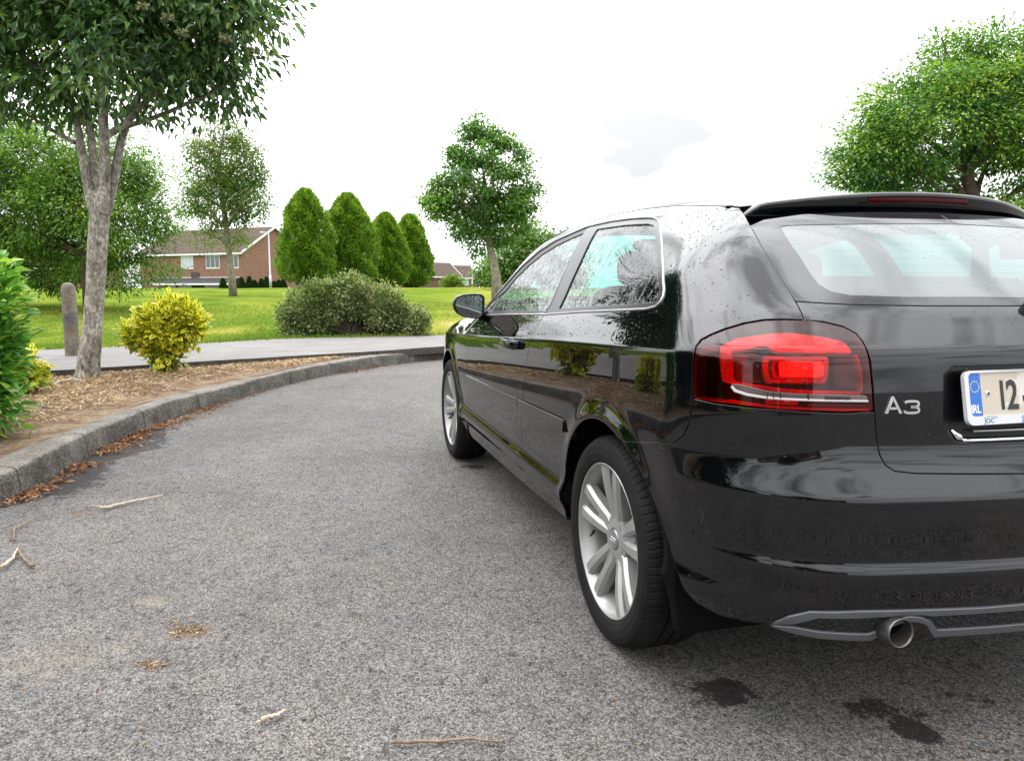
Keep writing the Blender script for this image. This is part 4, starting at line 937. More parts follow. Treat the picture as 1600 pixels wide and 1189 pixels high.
def smooth_line(p, h=.12):
    d = np.r_[0, np.cumsum(np.linalg.norm(np.diff(p, axis=0), axis=1))]; t = np.arange(0, d[-1], h); q = np.c_[pchip(d, p[:, 0], t), pchip(d, p[:, 1], t)]
    k = np.ones(7)/7; qq = np.stack([np.convolve(np.pad(q[:, c], 3, mode='edge'), k, 'valid') for c in (0, 1)], 1); return qq
KBs, KTs, PEs, GEs = [smooth_line(l) for l in (KB, KT, PE, GE)]
def at_frac(l, n):
    d = np.r_[0, np.cumsum(np.linalg.norm(np.diff(l, axis=0), axis=1))]; t = np.linspace(0, d[-1], n); return np.c_[np.interp(t, d, l[:, 0]), np.interp(t, d, l[:, 1])]
def near_on(l, P):
    out = np.empty_like(P)
    for a in range(0, len(P), 200):
        dd = np.linalg.norm(P[a:a+200, None]-l[None], axis=2); out[a:a+200] = l[dd.argmin(1)]
    return out
def dist_to(l, P):
    o = np.empty(len(P))
    for a in range(0, len(P), 4000): o[a:a+4000] = np.sqrt(((P[a:a+4000, None]-l[None])**2).sum(2)).min(1)
    return o
def strip_mesh(name, lines, zs, mat, zn=None):
    n = len(lines[0]); V = []
    for l, z in zip(lines, zs):
        w = abw(l, 0.); w[:, 2] = z
        if zn: w[:, 2] += zn(l)
        V.append(w)
    V = np.concatenate(V); m = len(lines); F = np.array([(i*n+j, (i+1)*n+j, (i+1)*n+j+1, i*n+j+1) for i in range(m-1) for j in range(n-1)])
    return mesh(name, V, F[:, ::-1], mat)

# ---- asphalt
m, t, out = newmat('asphalt'); b = N(t, 'ShaderNodeBsdfPrincipled'); t.links.new(b.outputs[0], out.inputs[0])
o = N(t, 'ShaderNodeTexCoord').outputs['Object']
v1 = N(t, 'ShaderNodeTexVoronoi', inp={'Scale': 260., 'Randomness': 1.}); t.links.new(o, v1.inputs['Vector'])
v2 = N(t, 'ShaderNodeTexVoronoi', inp={'Scale': 130.}); t.links.new(o, v2.inputs['Vector'])
sepc = N(t, 'ShaderNodeSeparateColor'); t.links.new(v1.outputs['Color'], sepc.inputs[0])
sepd = N(t, 'ShaderNodeSeparateColor'); t.links.new(v2.outputs['Color'], sepd.inputs[0])
fine = noise(t, o, 330, 3, .7); mid = noise(t, o, 85, 5, .75); big = noise(t, o, 1.1, 5, .6, .5); med = noise(t, o, 7, 4, .62, .3)
g1 = math_(t, 'ADD', math_(t, 'MULTIPLY', sepc.outputs[0], .50), math_(t, 'MULTIPLY', mid, .62)); g1 = math_(t, 'ADD', g1, math_(t, 'MULTIPLY', fine, .60)); g1 = math_(t, 'ADD', g1, math_(t, 'MULTIPLY', sepd.outputs[1], .22))
g1 = math_(t, 'SUBTRACT', g1, .30)
col = ramp(t, g1, [(.33, (.013, .0127, .0125)), (.44, (.036, .035, .034)), (.54, (.057, .0555, .0535)), (.68, (.092, .0895, .0865)), (.90, (.18, .175, .167))])
tone = math_(t, 'ADD', math_(t, 'MULTIPLY', big, .65), math_(t, 'MULTIPLY', med, .50)); tn = math_(t, 'ADD', math_(t, 'MULTIPLY', tone, 1.5), .30)
mm = N(t, 'ShaderNodeVectorMath', operation='SCALE'); t.links.new(col, mm.inputs[0]); t.links.new(tn, mm.inputs['Scale'])
att = lambda nme: N(t, 'ShaderNodeAttribute', attribute_name=nme).outputs['Fac']
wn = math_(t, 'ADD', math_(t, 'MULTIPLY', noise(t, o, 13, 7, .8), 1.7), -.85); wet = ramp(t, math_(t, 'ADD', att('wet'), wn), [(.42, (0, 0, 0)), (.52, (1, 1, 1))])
hole = math_(t, 'ADD', att('stain'), math_(t, 'MULTIPLY', wn, 1.1)); st1 = ramp(t, hole, [(.40, (0, 0, 0)), (.62, (1, 1, 1))])
sandf = ramp(t, math_(t, 'ADD', att('sand'), math_(t, 'MULTIPLY', wn, .8)), [(.35, (0, 0, 0)), (.8, (1, 1, 1))])
pits = ramp(t, noise(t, o, 27, 6, .75, .4), [(.555, (1, 1, 1)), (.63, (.40, .37, .36))]); warm = ramp(t, noise(t, o, 2.3, 5, .65, .4), [(.35, (1.0, 1., 1.)), (.65, (1.06, 1.0, .95))]); spk = ramp(t, noise(t, o, 170, 2, .5), [(.64, (1, 1, 1)), (.70, (2.1, 2.0, 1.9))])
m1_ = mixc(t, 1., mixc(t, 1., mixc(t, 1., mm.outputs[0], pits, 'MULTIPLY'), warm, 'MULTIPLY'), spk, 'MULTIPLY')
c2 = mixc(t, math_(t, 'MULTIPLY', sandf, .75), m1_, (.26, .215, .16))
c3 = mixc(t, math_(t, 'MULTIPLY', math_(t, 'MULTIPLY', st1, .85), sepc.outputs[1]), c2, (.12, .082, .046))
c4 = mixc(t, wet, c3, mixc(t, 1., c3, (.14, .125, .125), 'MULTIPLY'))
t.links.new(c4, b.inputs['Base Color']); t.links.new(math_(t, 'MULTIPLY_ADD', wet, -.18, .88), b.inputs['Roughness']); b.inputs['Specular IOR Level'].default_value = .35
hgt = math_(t, 'ADD', math_(t, 'MULTIPLY', v1.outputs['Distance'], -.8), math_(t, 'ADD', math_(t, 'MULTIPLY', mid, 1.5), math_(t, 'MULTIPLY', v2.outputs['Distance'], -.9)))
bp_n = N(t, 'ShaderNodeBump', inp={'Strength': .7, 'Distance': .003}); t.links.new(hgt, bp_n.inputs['Height']); t.links.new(bp_n.outputs[0], b.inputs['Normal'])
ASPH = m
# near road sheet carries the wet and stained patches
gx = np.arange(-9, 13, .08); gy = np.arange(-7, 7, .08)
RX, RY_ = np.meshgrid(np.arange(-5., 11., .09), np.arange(-6., 8.5, .09), indexing='ij'); nxx, nyy = RX.shape
RV = np.c_[RX.ravel(), RY_.ravel(), np.zeros(RX.size)]; RF = np.array([(i*nyy+j, (i+1)*nyy+j, (i+1)*nyy+j+1, i*nyy+j+1) for i in range(nxx-1) for j in range(nyy-1)])
far = [(-400, -400), (400, -400), (400, 400), (-400, 400)]
x0_, x1_, y0_, y1_ = RX.min(), RX.max(), RY_.min(), RY_.max()
nv = len(RV); RV = np.concatenate([RV, [(-300, -300, 0), (300, -300, 0), (300, 300, 0), (-300, 300, 0)]])
c00, c10, c11, c01 = 0, (nxx-1)*nyy, (nxx-1)*nyy+nyy-1, nyy-1
ring = [(nv, nv+1, c10, c00), (nv+1, nv+2, c11, c10), (nv+2, nv+3, c01, c11), (nv+3, nv, c00, c01)]
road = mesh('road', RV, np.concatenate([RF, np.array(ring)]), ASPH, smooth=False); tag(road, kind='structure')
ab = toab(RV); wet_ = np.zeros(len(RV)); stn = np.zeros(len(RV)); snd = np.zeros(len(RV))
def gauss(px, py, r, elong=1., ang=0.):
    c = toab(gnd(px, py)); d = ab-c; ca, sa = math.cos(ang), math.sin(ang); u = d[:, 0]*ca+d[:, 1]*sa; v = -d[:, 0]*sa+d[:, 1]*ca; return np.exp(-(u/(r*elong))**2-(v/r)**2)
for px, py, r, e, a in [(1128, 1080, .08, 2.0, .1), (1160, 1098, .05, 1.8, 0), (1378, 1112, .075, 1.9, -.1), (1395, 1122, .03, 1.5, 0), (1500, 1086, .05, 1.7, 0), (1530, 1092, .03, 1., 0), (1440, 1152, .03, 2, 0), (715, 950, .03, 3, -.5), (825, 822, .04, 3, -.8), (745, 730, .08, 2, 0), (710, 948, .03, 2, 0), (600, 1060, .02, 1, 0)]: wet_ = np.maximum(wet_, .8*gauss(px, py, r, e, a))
dk = dist_to(KBs, ab[:, :]); inr = np.zeros(len(ab))
along = gnd(0, 792), gnd(300, 644)
bmask = np.exp(-((ab[:, 1]-4.7)/1.15)**4)
wet_ = np.maximum(wet_, bmask*np.clip(1.3-dk/(.40+.20*sc_noise2(ab[:, 0]*1., ab[:, 1], .5, 3)), 0, 1)*(.9))
wet_ = np.maximum(wet_, .55*np.clip(1-dk/.10, 0, 1))
for px, py, r, e, a in [(295, 985, .042, 2.2, .5), (236, 1039, .028, 1.8, 0), (130, 803, .04, 2, 0)]: stn = np.maximum(stn, .95*gauss(px, py, r, e, a))
for px, py, r, e, a in [(245, 938, .035, 3.0, .35), (262, 930, .02, 2., .3), (250, 1000, .10, 3.2, .6), (100, 1030, .30, 2.4, .4), (560, 880, .2, 2, 0)]: snd = np.maximum(snd, (.75 if r < .1 else .42)*gauss(px, py, r, e, a))
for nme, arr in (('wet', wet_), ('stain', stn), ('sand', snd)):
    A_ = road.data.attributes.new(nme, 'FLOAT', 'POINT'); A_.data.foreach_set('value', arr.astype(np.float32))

# ---- kerb
m, t, out = newmat('weathered_concrete_kerb'); b = N(t, 'ShaderNodeBsdfPrincipled', inp={'Roughness': .9, 'Specular IOR Level': .3}); t.links.new(b.outputs[0], out.inputs[0])
o = N(t, 'ShaderNodeTexCoord').outputs['Object']; n1 = noise(t, o, 55, 6, .75); n2 = noise(t, o, 5, 5, .65, .4); n3 = noise(t, o, 170, 3, .7)
vv = N(t, 'ShaderNodeTexVoronoi', inp={'Scale': 95.}); t.links.new(o, vv.inputs['Vector'])
g = math_(t, 'ADD', math_(t, 'MULTIPLY', n1, .8), math_(t, 'ADD', math_(t, 'MULTIPLY', n3, .35), math_(t, 'MULTIPLY', n2, .5)))
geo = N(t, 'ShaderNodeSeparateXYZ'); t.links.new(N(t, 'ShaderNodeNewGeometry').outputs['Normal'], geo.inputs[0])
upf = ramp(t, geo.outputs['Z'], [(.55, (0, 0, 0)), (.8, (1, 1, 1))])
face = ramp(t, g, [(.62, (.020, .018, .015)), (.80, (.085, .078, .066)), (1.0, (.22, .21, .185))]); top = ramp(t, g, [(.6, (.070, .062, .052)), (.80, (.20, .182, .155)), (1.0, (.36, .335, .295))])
jn = math_(t, 'LESS_THAN', math_(t, 'FRACT', math_(t, 'MULTIPLY', N(t, 'ShaderNodeAttribute', attribute_name='run').outputs['Fac'], 1/.915)), .017)
moss = ramp(t, noise(t, o, 3.2, 6, .75, .6), [(.55, (0, 0, 0)), (.68, (1, 1, 1))])
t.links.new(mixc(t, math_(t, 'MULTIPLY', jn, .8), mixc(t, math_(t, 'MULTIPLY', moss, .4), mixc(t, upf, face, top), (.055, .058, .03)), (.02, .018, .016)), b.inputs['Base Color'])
bpn = N(t, 'ShaderNodeBump', inp={'Strength': 1., 'Distance': .012}); t.links.new(math_(t, 'ADD', g, math_(t, 'MULTIPLY', vv.outputs['Distance'], -.5)), bpn.inputs['Height']); t.links.new(bpn.outputs[0], b.inputs['Normal'])
KERBM = m
nk = 900; kb = at_frac(KBs, nk); kt = near_on(at_frac(KTs, 4000), kb)
k7 = np.ones(15)/15; kt = np.stack([np.convolve(np.pad(kt[:, c], 7, mode='edge'), k7, 'valid') for c in (0, 1)], 1)
dn = kt-kb; wdt = np.linalg.norm(dn, axis=1); dn /= wdt[:, None]; rough = sc_noise2(kb[:, 0], kb[:, 1], .05, 5)*.005+sc_noise2(kb[:, 0], kb[:, 1], .35, 6)*.006
HK = .150
rows = [kb-dn*.004, kb+dn*(.004+rough*.7)[:, None], kb+dn*(.012+rough)[:, None], kb+dn*(.022+rough)[:, None], kb+dn*(.042+rough)[:, None], kb+dn*.12, kb+dn*(wdt*.8)[:, None], kt+dn*.05]
zr = [-.01, .05, HK-.030, HK-.012, HK-.002, HK, HK-.002, HK-.02]
zz = [np.full(nk, z)+(rough*.8 if i in (3, 4, 5) else 0) for i, z in enumerate(zr)]
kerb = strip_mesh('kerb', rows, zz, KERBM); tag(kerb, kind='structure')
run_ = np.r_[0, np.cumsum(np.linalg.norm(np.diff(kb, axis=0), axis=1))]; A_ = kerb.data.attributes.new('run', 'FLOAT', 'POINT'); A_.data.foreach_set('value', np.tile(run_, len(rows)).astype(np.float32))
jt = MB()
# ---- planting bed
m, t, out = newmat('dry_bed_soil'); b = N(t, 'ShaderNodeBsdfPrincipled', inp={'Roughness': .95, 'Specular IOR Level': .15}); t.links.new(b.outputs[0], out.inputs[0])
o = N(t, 'ShaderNodeTexCoord').outputs['Object']; n1 = noise(t, o, 3.2, 6, .7, .8); n2 = noise(t, o, 45, 6, .75); n3 = noise(t, o, 14, 5, .7, .5)
g = math_(t, 'ADD', math_(t, 'MULTIPLY', n1, .9), math_(t, 'MULTIPLY', n3, .35)); base = ramp(t, g, [(.40, (.13, .070, .036)), (.58, (.27, .175, .105)), (.78, (.46, .37, .26))])
t.links.new(mixc(t, .75, base, ramp(t, n2, [(.3, (.35, .3, .28)), (.7, (1., 1., 1.))]), 'MULTIPLY'), b.inputs['Base Color'])
bpn = N(t, 'ShaderNodeBump', inp={'Strength': 1., 'Distance': .02}); t.links.new(math_(t, 'ADD', n2, n3), bpn.inputs['Height']); t.links.new(bpn.outputs[0], b.inputs['Normal'])
SOIL = m
nb = 700; ktl = at_frac(KTs, nb); pel = near_on(at_frac(PEs, 5000), ktl)
pel = np.stack([np.convolve(np.pad(pel[:, c], 12, mode='edge'), np.ones(25)/25, 'valid') for c in (0, 1)], 1)
BR = 14; rows = [ktl*(1-f)+pel*f for f in np.linspace(0, 1.02, BR)]
gapw = np.linalg.norm(pel-ktl, axis=1)
zs = [HK-.012+(.030*math.sin(PI*min(1, f))*np.clip(gapw/1., 0, 1))+.012*sc_noise2(r_[:, 0], r_[:, 1], .25, 9)*np.clip(gapw/.6, 0, 1)-.012*f for f, r_ in zip(np.linspace(0, 1.02, BR), rows)]
bed = strip_mesh('planting_bed', rows, zs, SOIL); tag(bed, kind='structure')
def bedz(p2): return .150
# ---- footpath
m, t, out = newmat('footpath_tarmac'); b = N(t, 'ShaderNodeBsdfPrincipled', inp={'Roughness': .9, 'Specular IOR Level': .3}); t.links.new(b.outputs[0], out.inputs[0])
o = N(t, 'ShaderNodeTexCoord').outputs['Object']; n1 = noise(t, o, 60, 5, .75); n2 = noise(t, o, 1.6, 5, .65, .4)
g = math_(t, 'ADD', math_(t, 'MULTIPLY', n1, .8), math_(t, 'MULTIPLY', n2, .5)); t.links.new(ramp(t, g, [(.4, (.115, .109, .103)), (.66, (.195, .186, .177)), (.95, (.29, .28, .265))]), b.inputs['Base Color'])
bpn = N(t, 'ShaderNodeBump', inp={'Strength': .6, 'Distance': .006}); t.links.new(n1, bpn.inputs['Height']); t.links.new(bpn.outputs[0], b.inputs['Normal'])
PATHM = m
EDGEM = principled('broken_path_edge', (.045, .038, .032), .95, var=(30, .5), bump=(60, 1., .01))
npn = 800; pe = at_frac(PEs, npn); ge = near_on(at_frac(GEs, 6000), pe)
ge = np.stack([np.convolve(np.pad(ge[:, c], 20, mode='edge'), np.ones(41)/41, 'valid') for c in (0, 1)], 1)
jit = sc_noise2(pe[:, 0]*1., pe[:, 1], .12, 12)*.012+sc_noise2(pe[:, 0], pe[:, 1], .5, 13)*.02; dv = ge-pe; dv /= np.linalg.norm(dv, axis=1)[:, None]+1e-9; pe2 = pe+dv*jit[:, None]
pth = strip_mesh('footpath', [pe2+dv*.0, pe2+dv*.3, (pe2+ge)/2, ge+dv*.5], [.200, .203, .21, .205], PATHM); tag(pth, kind='structure')
pel2 = strip_mesh('footpath_edge', [pe2-dv*.012, pe2-dv*.004, pe2+dv*.02], [.10, .185, .1985], EDGEM); tag(pel2, kind='structure')
# ---- lawn
m, t, out = newmat('mown_grass'); b = N(t, 'ShaderNodeBsdfPrincipled', inp={'Roughness': 1., 'Specular IOR Level': 0.}); t.links.new(b.outputs[0], out.inputs[0])
o = N(t, 'ShaderNodeTexCoord').outputs['Object']; n1 = noise(t, o, .42, 5, .6, .6); n2 = noise(t, o, 22, 6, .75); n3 = noise(t, o, 3., 5, .65)
att = lambda nme: N(t, 'ShaderNodeAttribute', attribute_name=nme).outputs['Fac']
dry = math_(t, 'ADD', att('dry'), math_(t, 'MULTIPLY', math_(t, 'SUBTRACT', math_(t, 'ADD', n1, math_(t, 'MULTIPLY', n3, .5)), .75), 1.3))
c1 = ramp(t, dry, [(-.0, (.10, .175, .022)), (.35, (.22, .265, .042)), (.7, (.34, .32, .08)), (1., (.48, .41, .21))])
t.links.new(mixc(t, .8, c1, ramp(t, n2, [(.32, (.35, .38, .3)), (.62, (1.15, 1.15, 1.1))]), 'MULTIPLY'), b.inputs['Base Color'])
bpn = N(t, 'ShaderNodeBump', inp={'Strength': 1., 'Distance': .05}); t.links.new(n2, bpn.inputs['Height']); t.links.new(bpn.outputs[0], b.inputs['Normal'])
GRASSM = m
nl = 260; gl = at_frac(GEs, nl); offs = [0, .15, .4, .8, 1.3, 2, 3, 4.5, 6.5, 9, 12, 16, 20, 25, 30, 38, 50, 70, 110, 200, 400, 900]
def lawn_h(d): return .215+.80*sstep(1.0, 34, d)**.9
rows = []; zs = []
fan = np.stack([np.interp(np.linspace(0, 1, nl), [0, .3, .7, 1], [-.55, -.12, .10, .5]), np.ones(nl)], 1); fan /= np.linalg.norm(fan, axis=1)[:, None]
for d in offs:
    r_ = gl+fan*d; r_[:, 0] += np.linspace(-1, 1, nl)*d*1.1; rows.append(r_); zs.append(lawn_h(d)+.03*sc_noise2(r_[:, 0], r_[:, 1], 2.3, 20)*min(1, d)-(.012 if d == 0 else 0)+.12*sc_noise2(r_[:, 0], r_[:, 1], 9., 21)*sstep(3, 25, d))
lawn = strip_mesh('lawn', rows, zs, GRASSM); tag(lawn, kind='structure')
LAB = np.concatenate(rows); lw = np.array([tuple(v.co) for v in lawn.data.vertices]); dry_ = np.zeros(len(lw)); 
def dryf(ab_):
    r_ = .18+.42*sstep(-4, .5, ab_[:, 0])*sstep(9, 3, ab_[:, 0])+0*ab_[:, 0]
    c = toab(gnd(362, 494, .5)); r_ = r_+.75*np.exp(-((ab_[:, 0]-c[0])/.38)**2-((ab_[:, 1]-c[1])/1.1)**2)
    r_ = r_+.40*np.exp(-((ab_[:, 0]+.7)/1.3)**2-((ab_[:, 1]-17)/2.2)**2)
    r_ = r_-.22*np.exp(-((ab_[:, 0]+4.3)/1.2)**2-((ab_[:, 1]-14.5)/1.4)**2)
    return r_
A_ = lawn.data.attributes.new('dry', 'FLOAT', 'POINT'); A_.data.foreach_set('value', dryf(LAB).astype(np.float32))
def lawn_z(ab_):
    from_edge = dist_to(GEs[::3], ab_); return lawn_h(from_edge)
# side lawn left of and behind the camera, beyond the kerb
sl = mesh('side_lawn', abw([(-6.2, -2.6), (-7.8, -7.5), (-10.7, -13.5), (-60, -60), (-90, 0), (-30, 4.4), (-26, 2.6), (-16, 5.1), (-9.5, 6.9), (-4.9, .2)], .155), [tuple(range(10))], GRASSM, smooth=False); tag(sl, kind='structure')
A_ = sl.data.attributes.new('dry', 'FLOAT', 'POINT'); A_.data.foreach_set('value', np.full(10, .2, np.float32))

# ================================================================== PLANTS
def leaf_mat(name, stops, gloss=.45, trans=.35, spec=.4, tcol=1.25, edge=None):
    m, t, out = newmat(name); b = N(t, 'ShaderNodeBsdfPrincipled', inp={'Roughness': gloss, 'Specular IOR Level': spec})
    a = N(t, 'ShaderNodeAttribute', attribute_name='tint').outputs['Fac']; c = ramp(t, a, stops)
    if edge:
        e = N(t, 'ShaderNodeAttribute', attribute_name='rim').outputs['Fac']; o = N(t, 'ShaderNodeTexCoord').outputs['Object']
        f = ramp(t, math_(t, 'ADD', e, math_(t, 'MULTIPLY', math_(t, 'SUBTRACT', noise(t, o, 60, 3), .5), .9)), [(edge[0], (0, 0, 0)), (edge[0]+.12, (1, 1, 1))]); c = mixc(t, f, edge[1], c)
    t.links.new(c, b.inputs['Base Color'])
    tr = N(t, 'ShaderNodeBsdfTranslucent'); vm = N(t, 'ShaderNodeVectorMath', operation='MULTIPLY'); vm.inputs[1].default_value = (tcol*1.05, tcol*1.12, tcol*.55); t.links.new(c, vm.inputs[0]); t.links.new(vm.outputs[0], tr.inputs['Color'])
    ms = N(t, 'ShaderNodeMixShader', inp={'Fac': trans}); t.links.new(b.outputs[0], ms.inputs[1]); t.links.new(tr.outputs[0], ms.inputs[2]); t.links.new(ms.outputs[0], out.inputs[0]); return m
def unit(v): return v/(np.linalg.norm(v, axis=-1, keepdims=True)+1e-12)
def leaf_mesh(name, P, D, U, Lh, Wd, tint, mat, parent, shape='kite', curl=.15, rim=False):
    """leaves at P growing along D, with surface normal near U"""
    n = len(P); D = unit(D); S_ = unit(np.cross(D, U)); U = np.cross(S_, D); Lh = np.broadcast_to(Lh, n)[:, None]; Wd = np.broadcast_to(Wd, n)[:, None]
    if shape == 'kite':
        pts = [(0, 0, 0), (.42, .5, .06), (1, 0, -curl), (.42, -.5, .06)]; F = [(0, 1, 2, 3)]
    elif shape == 'fold':
        pts = [(0, 0, 0), (.4, .5, .12), (1, 0, -curl), (.4, -.5, .12), (.45, 0, 0)]; F = [(0, 1, 4), (1, 2, 4), (0, 4, 3), (4, 2, 3)]
    else:
        pts = [(0, 0, 0), (.22, .36, .05), (.52, .5, .06), (.80, .30, -curl*.4), (1, 0, -curl), (.80, -.30, -curl*.4), (.52, -.5, .06), (.22, -.36, .05), (.25, 0, -.0), (.55, 0, -.01), (.8, 0, -curl*.55)]
        F = [(0, 1, 8), (1, 2, 9, 8), (2, 3, 10, 9), (3, 4, 10), (0, 8, 7), (8, 9, 6, 7), (9, 10, 5, 6), (10, 4, 5)]
    k = len(pts); V = np.stack([P+D*Lh*a+S_*Wd*b_+U*Lh*c for a, b_, c in pts], 1).reshape(-1, 3)
    base = np.arange(n)[:, None]*k
    ok4 = [f for f in F if len(f) == 4]; ok3 = [f for f in F if len(f) == 3]
    if ok4 and not ok3: FF = np.concatenate([base+np.array(f) for f in ok4])
    elif ok3 and not ok4: FF = np.concatenate([base+np.array(f) for f in ok3])
    else:
        tri = [f for f in ok3]+[(f[0], f[1], f[2]) for f in ok4]+[(f[0], f[2], f[3]) for f in ok4]; FF = np.concatenate([base+np.array(f) for f in tri])
    o = mesh(name, V, FF, mat, parent, smooth=False)
    A_ = o.data.attributes.new('tint', 'FLOAT', 'POINT'); A_.data.foreach_set('value', np.repeat(np.clip(tint, 0, 1), k).astype(np.float32))
    if rim:
        r_ = np.array([0 if abs(p[1]) < .01 and 0 < p[0] < 1 else 1. for p in pts]); A_ = o.data.attributes.new('rim', 'FLOAT', 'POINT'); A_.data.foreach_set('value', np.tile(r_, n).astype(np.float32))
    return o
def rand_dir(n, rg): v = rg.normal(size=(n, 3)); return unit(v)
def crown_pts(blobs, nclump, per, cr, rg, shell=.62, flat=.75):
    """clump centres spread through the blobs' volume, denser near their skin; leaves round each"""
    vol = np.array([b[3]**2 for b in blobs]); pick = rg.choice(len(blobs), nclump, p=vol/vol.sum()); B = np.array([b[:3] for b in blobs])[pick]; R = np.array([b[3] for b in blobs])[pick]
    sq = np.array([b[4] if len(b) > 4 else 1. for b in blobs])[pick]
    d = rand_dir(nclump, rg); rr = R*(shell+(1-shell)*rg.random(nclump)**.7); rr = rr*np.where(rg.random(nclump) < .16, 1+.28*rg.random(nclump), 1.); rr = np.where(rg.random(nclump) < .22, R*rg.random(nclump)**.5, rr)
    C_ = B+d*rr[:, None]*np.stack([np.ones(nclump), np.ones(nclump), sq], 1)
    k = rg.poisson(per, nclump).clip(2); idx = np.repeat(np.arange(nclump), k); n = len(idx)
    off = rg.normal(size=(n, 3))*[1, 1, flat]*(cr*.5); off *= (rg.uniform(.6, 1.3, nclump)[idx])[:, None]
    P = C_[idx]+off; return C_, P, idx, unit(off), unit(C_-B)
def limbs(mb, root, root_r, tips, rg, n=8, sag=.0):
    for tp in tips:
        a = np.asarray(root, float); c = np.asarray(tp, float); mid = a*.5+c*.5+np.array([0, 0, .10*np.linalg.norm(c-a)])+rg.normal(size=3)*.05*np.linalg.norm(c-a)
        ts = np.linspace(0, 1, 7)[:, None]; P = (1-ts)**2*a+2*ts*(1-ts)*mid+ts**2*c; mb.tube(P, np.linspace(root_r, root_r*.22, 7), n, False)
BARK = principled('grey_bark', (.25, .225, .18), .9, bump=(22, 1., .03), var=(9, .5)); BARKB = principled('brown_bark', (.085, .062, .045), .92, bump=(20, 1., .03), var=(6, .4))
m, t, out = newmat('mottled_pale_bark'); b = N(t, 'ShaderNodeBsdfPrincipled', inp={'Roughness': .9, 'Specular IOR Level': .2}); t.links.new(b.outputs[0], out.inputs[0])
o = N(t, 'ShaderNodeTexCoord').outputs['Object']; mpn = N(t, 'ShaderNodeMapping', inp={'Scale': (1, 1, .55)}); t.links.new(o, mpn.inputs[0])
n1 = noise(t, mpn.outputs[0], 30, 6, .8, .6); n2 = noise(t, mpn.outputs[0], 7, 5, .7, .5); n3 = noise(t, mpn.outputs[0], 90, 3, .6)
g = math_(t, 'ADD', math_(t, 'MULTIPLY', n1, .9), math_(t, 'MULTIPLY', n2, .45)); c_ = ramp(t, g, [(.50, (.045, .038, .034)), (.60, (.18, .16, .135)), (.70, (.32, .295, .255)), (.80, (.62, .59, .52))])
t.links.new(c_, b.inputs['Base Color']); bpn = N(t, 'ShaderNodeBump', inp={'Strength': 1., 'Distance': .012}); t.links.new(math_(t, 'ADD', n1, math_(t, 'MULTIPLY', n3, .4)), bpn.inputs['Height']); t.links.new(bpn.outputs[0], b.inputs['Normal'])
BARKM = m
def blobs_px(lst, D):
    """(px, py, ddepth, radius px[, squash]) -> world blobs"""
    o = []
    for q in lst:
        p = at(q[0], q[1], D+q[2]); o.append((p[0], p[1], p[2], q[3]*(D+q[2])/FPX)+tuple(q[4:5]))
    return o
def broad_tree(name, label, cat, base, trunk_px, D, tr, blobs, nclump, per, cr, Lf, Wf, mat, bark, seed, group=None, nl=14, shape='kite', droop=.25, shell=.62, parts=True, tint0=.5, tv=.22, flat=.75, extra=None):
    rg = np.random.default_rng(seed); root = empty(name, base); tag(root, label, cat, group)
    loc = np.array(base)
    B = [(b[0]-loc[0], b[1]-loc[1], b[2]-loc[2])+tuple(b[3:]) for b in blobs]
    C_, P, idx, off, od = crown_pts(B, nclump, per, cr, rg, shell, flat); n = len(P)
    D_ = unit(off*.9+od[idx]*.5+rand_dir(n, rg)*.55+np.array([0, 0, -droop])); U_ = unit(rand_dir(n, rg)*.7+np.array([0, 0, 1.])+od[idx]*.35)
    zc = (C_[:, 2]-C_[:, 2].min())/(np.ptp(C_[:, 2])+1e-9)
    tt = tint0+rg.normal(size=len(C_))[idx]*tv*.7+rg.normal(size=n)*tv*.5+(od[idx][:, 2])*.10
    leaf_mesh('crown', P, D_, U_, Lf*rg.uniform(.65, 1.25, n), Wf*rg.uniform(.7, 1.2, n), tt, mat, root, shape)
    mb = MB(); tp = np.array([np.asarray(q)-loc for q in trunk_px]); r_ = np.linspace(tr, tr*.62, len(tp)); r_[0] *= 1.25; mb.tube(tp, r_, 12)
    tips = C_[rg.choice(len(C_), nl, replace=False)]; tl = np.linspace(.38, 1, 12); ti = np.linspace(0, 1, len(tp)); tpt = np.stack([np.interp(tl, ti, tp[:, c]) for c in range(3)], 1)
    starts = []
    for q in tips:
        want = q[2]-.55*np.linalg.norm(q[:2]-tp[-1][:2])-.3; starts.append(tpt[np.argmin(np.abs(tpt[:, 2]-want))])
    for s_, q in zip(starts, tips): limbs(mb, s_, tr*.42, [q], rg, 6)
    for q in C_[rg.choice(len(C_), nl*3, replace=False)]:
        ja = int(np.argmin(np.linalg.norm(tips-q, axis=1))); a = tips[ja]; limbs(mb, a*.6+starts[ja]*.4, tr*.12, [q], rg, 4)
    if extra: extra(mb, loc)
    mb.build('trunk', bark, root, smooth=True)
    return root
G_ASH = leaf_mat('ash_leaves', [(0, (.036, .10, .016)), (.5, (.105, .215, .030)), (1, (.24, .37, .045))])
G_MAP = leaf_mat('maple_leaves', [(0, (.035, .10, .022)), (.5, (.085, .20, .035)), (1, (.20, .36, .045))])
G_HB = leaf_mat('hornbeam_leaves', [(0, (.055, .13, .016)), (.5, (.15, .27, .028)), (1, (.34, .46, .045))], trans=.3)
G_PHO = leaf_mat('photinia_leaves', [(0, (.026, .066, .022)), (.5, (.070, .155, .038)), (.8, (.15, .27, .05)), (1, (.28, .36, .09))], gloss=.28, spec=.5, trans=.28)
G_SPR = leaf_mat('sparse_leaves', [(0, (.055, .13, .020)), (.5, (.13, .22, .030)), (.8, (.25, .28, .06)), (1, (.34, .28, .11))])
G_RT = leaf_mat('bright_leaves', [(0, (.038, .12, .026)), (.45, (.10, .225, .040)), (.75, (.21, .37, .045)), (1, (.38, .50, .06))])
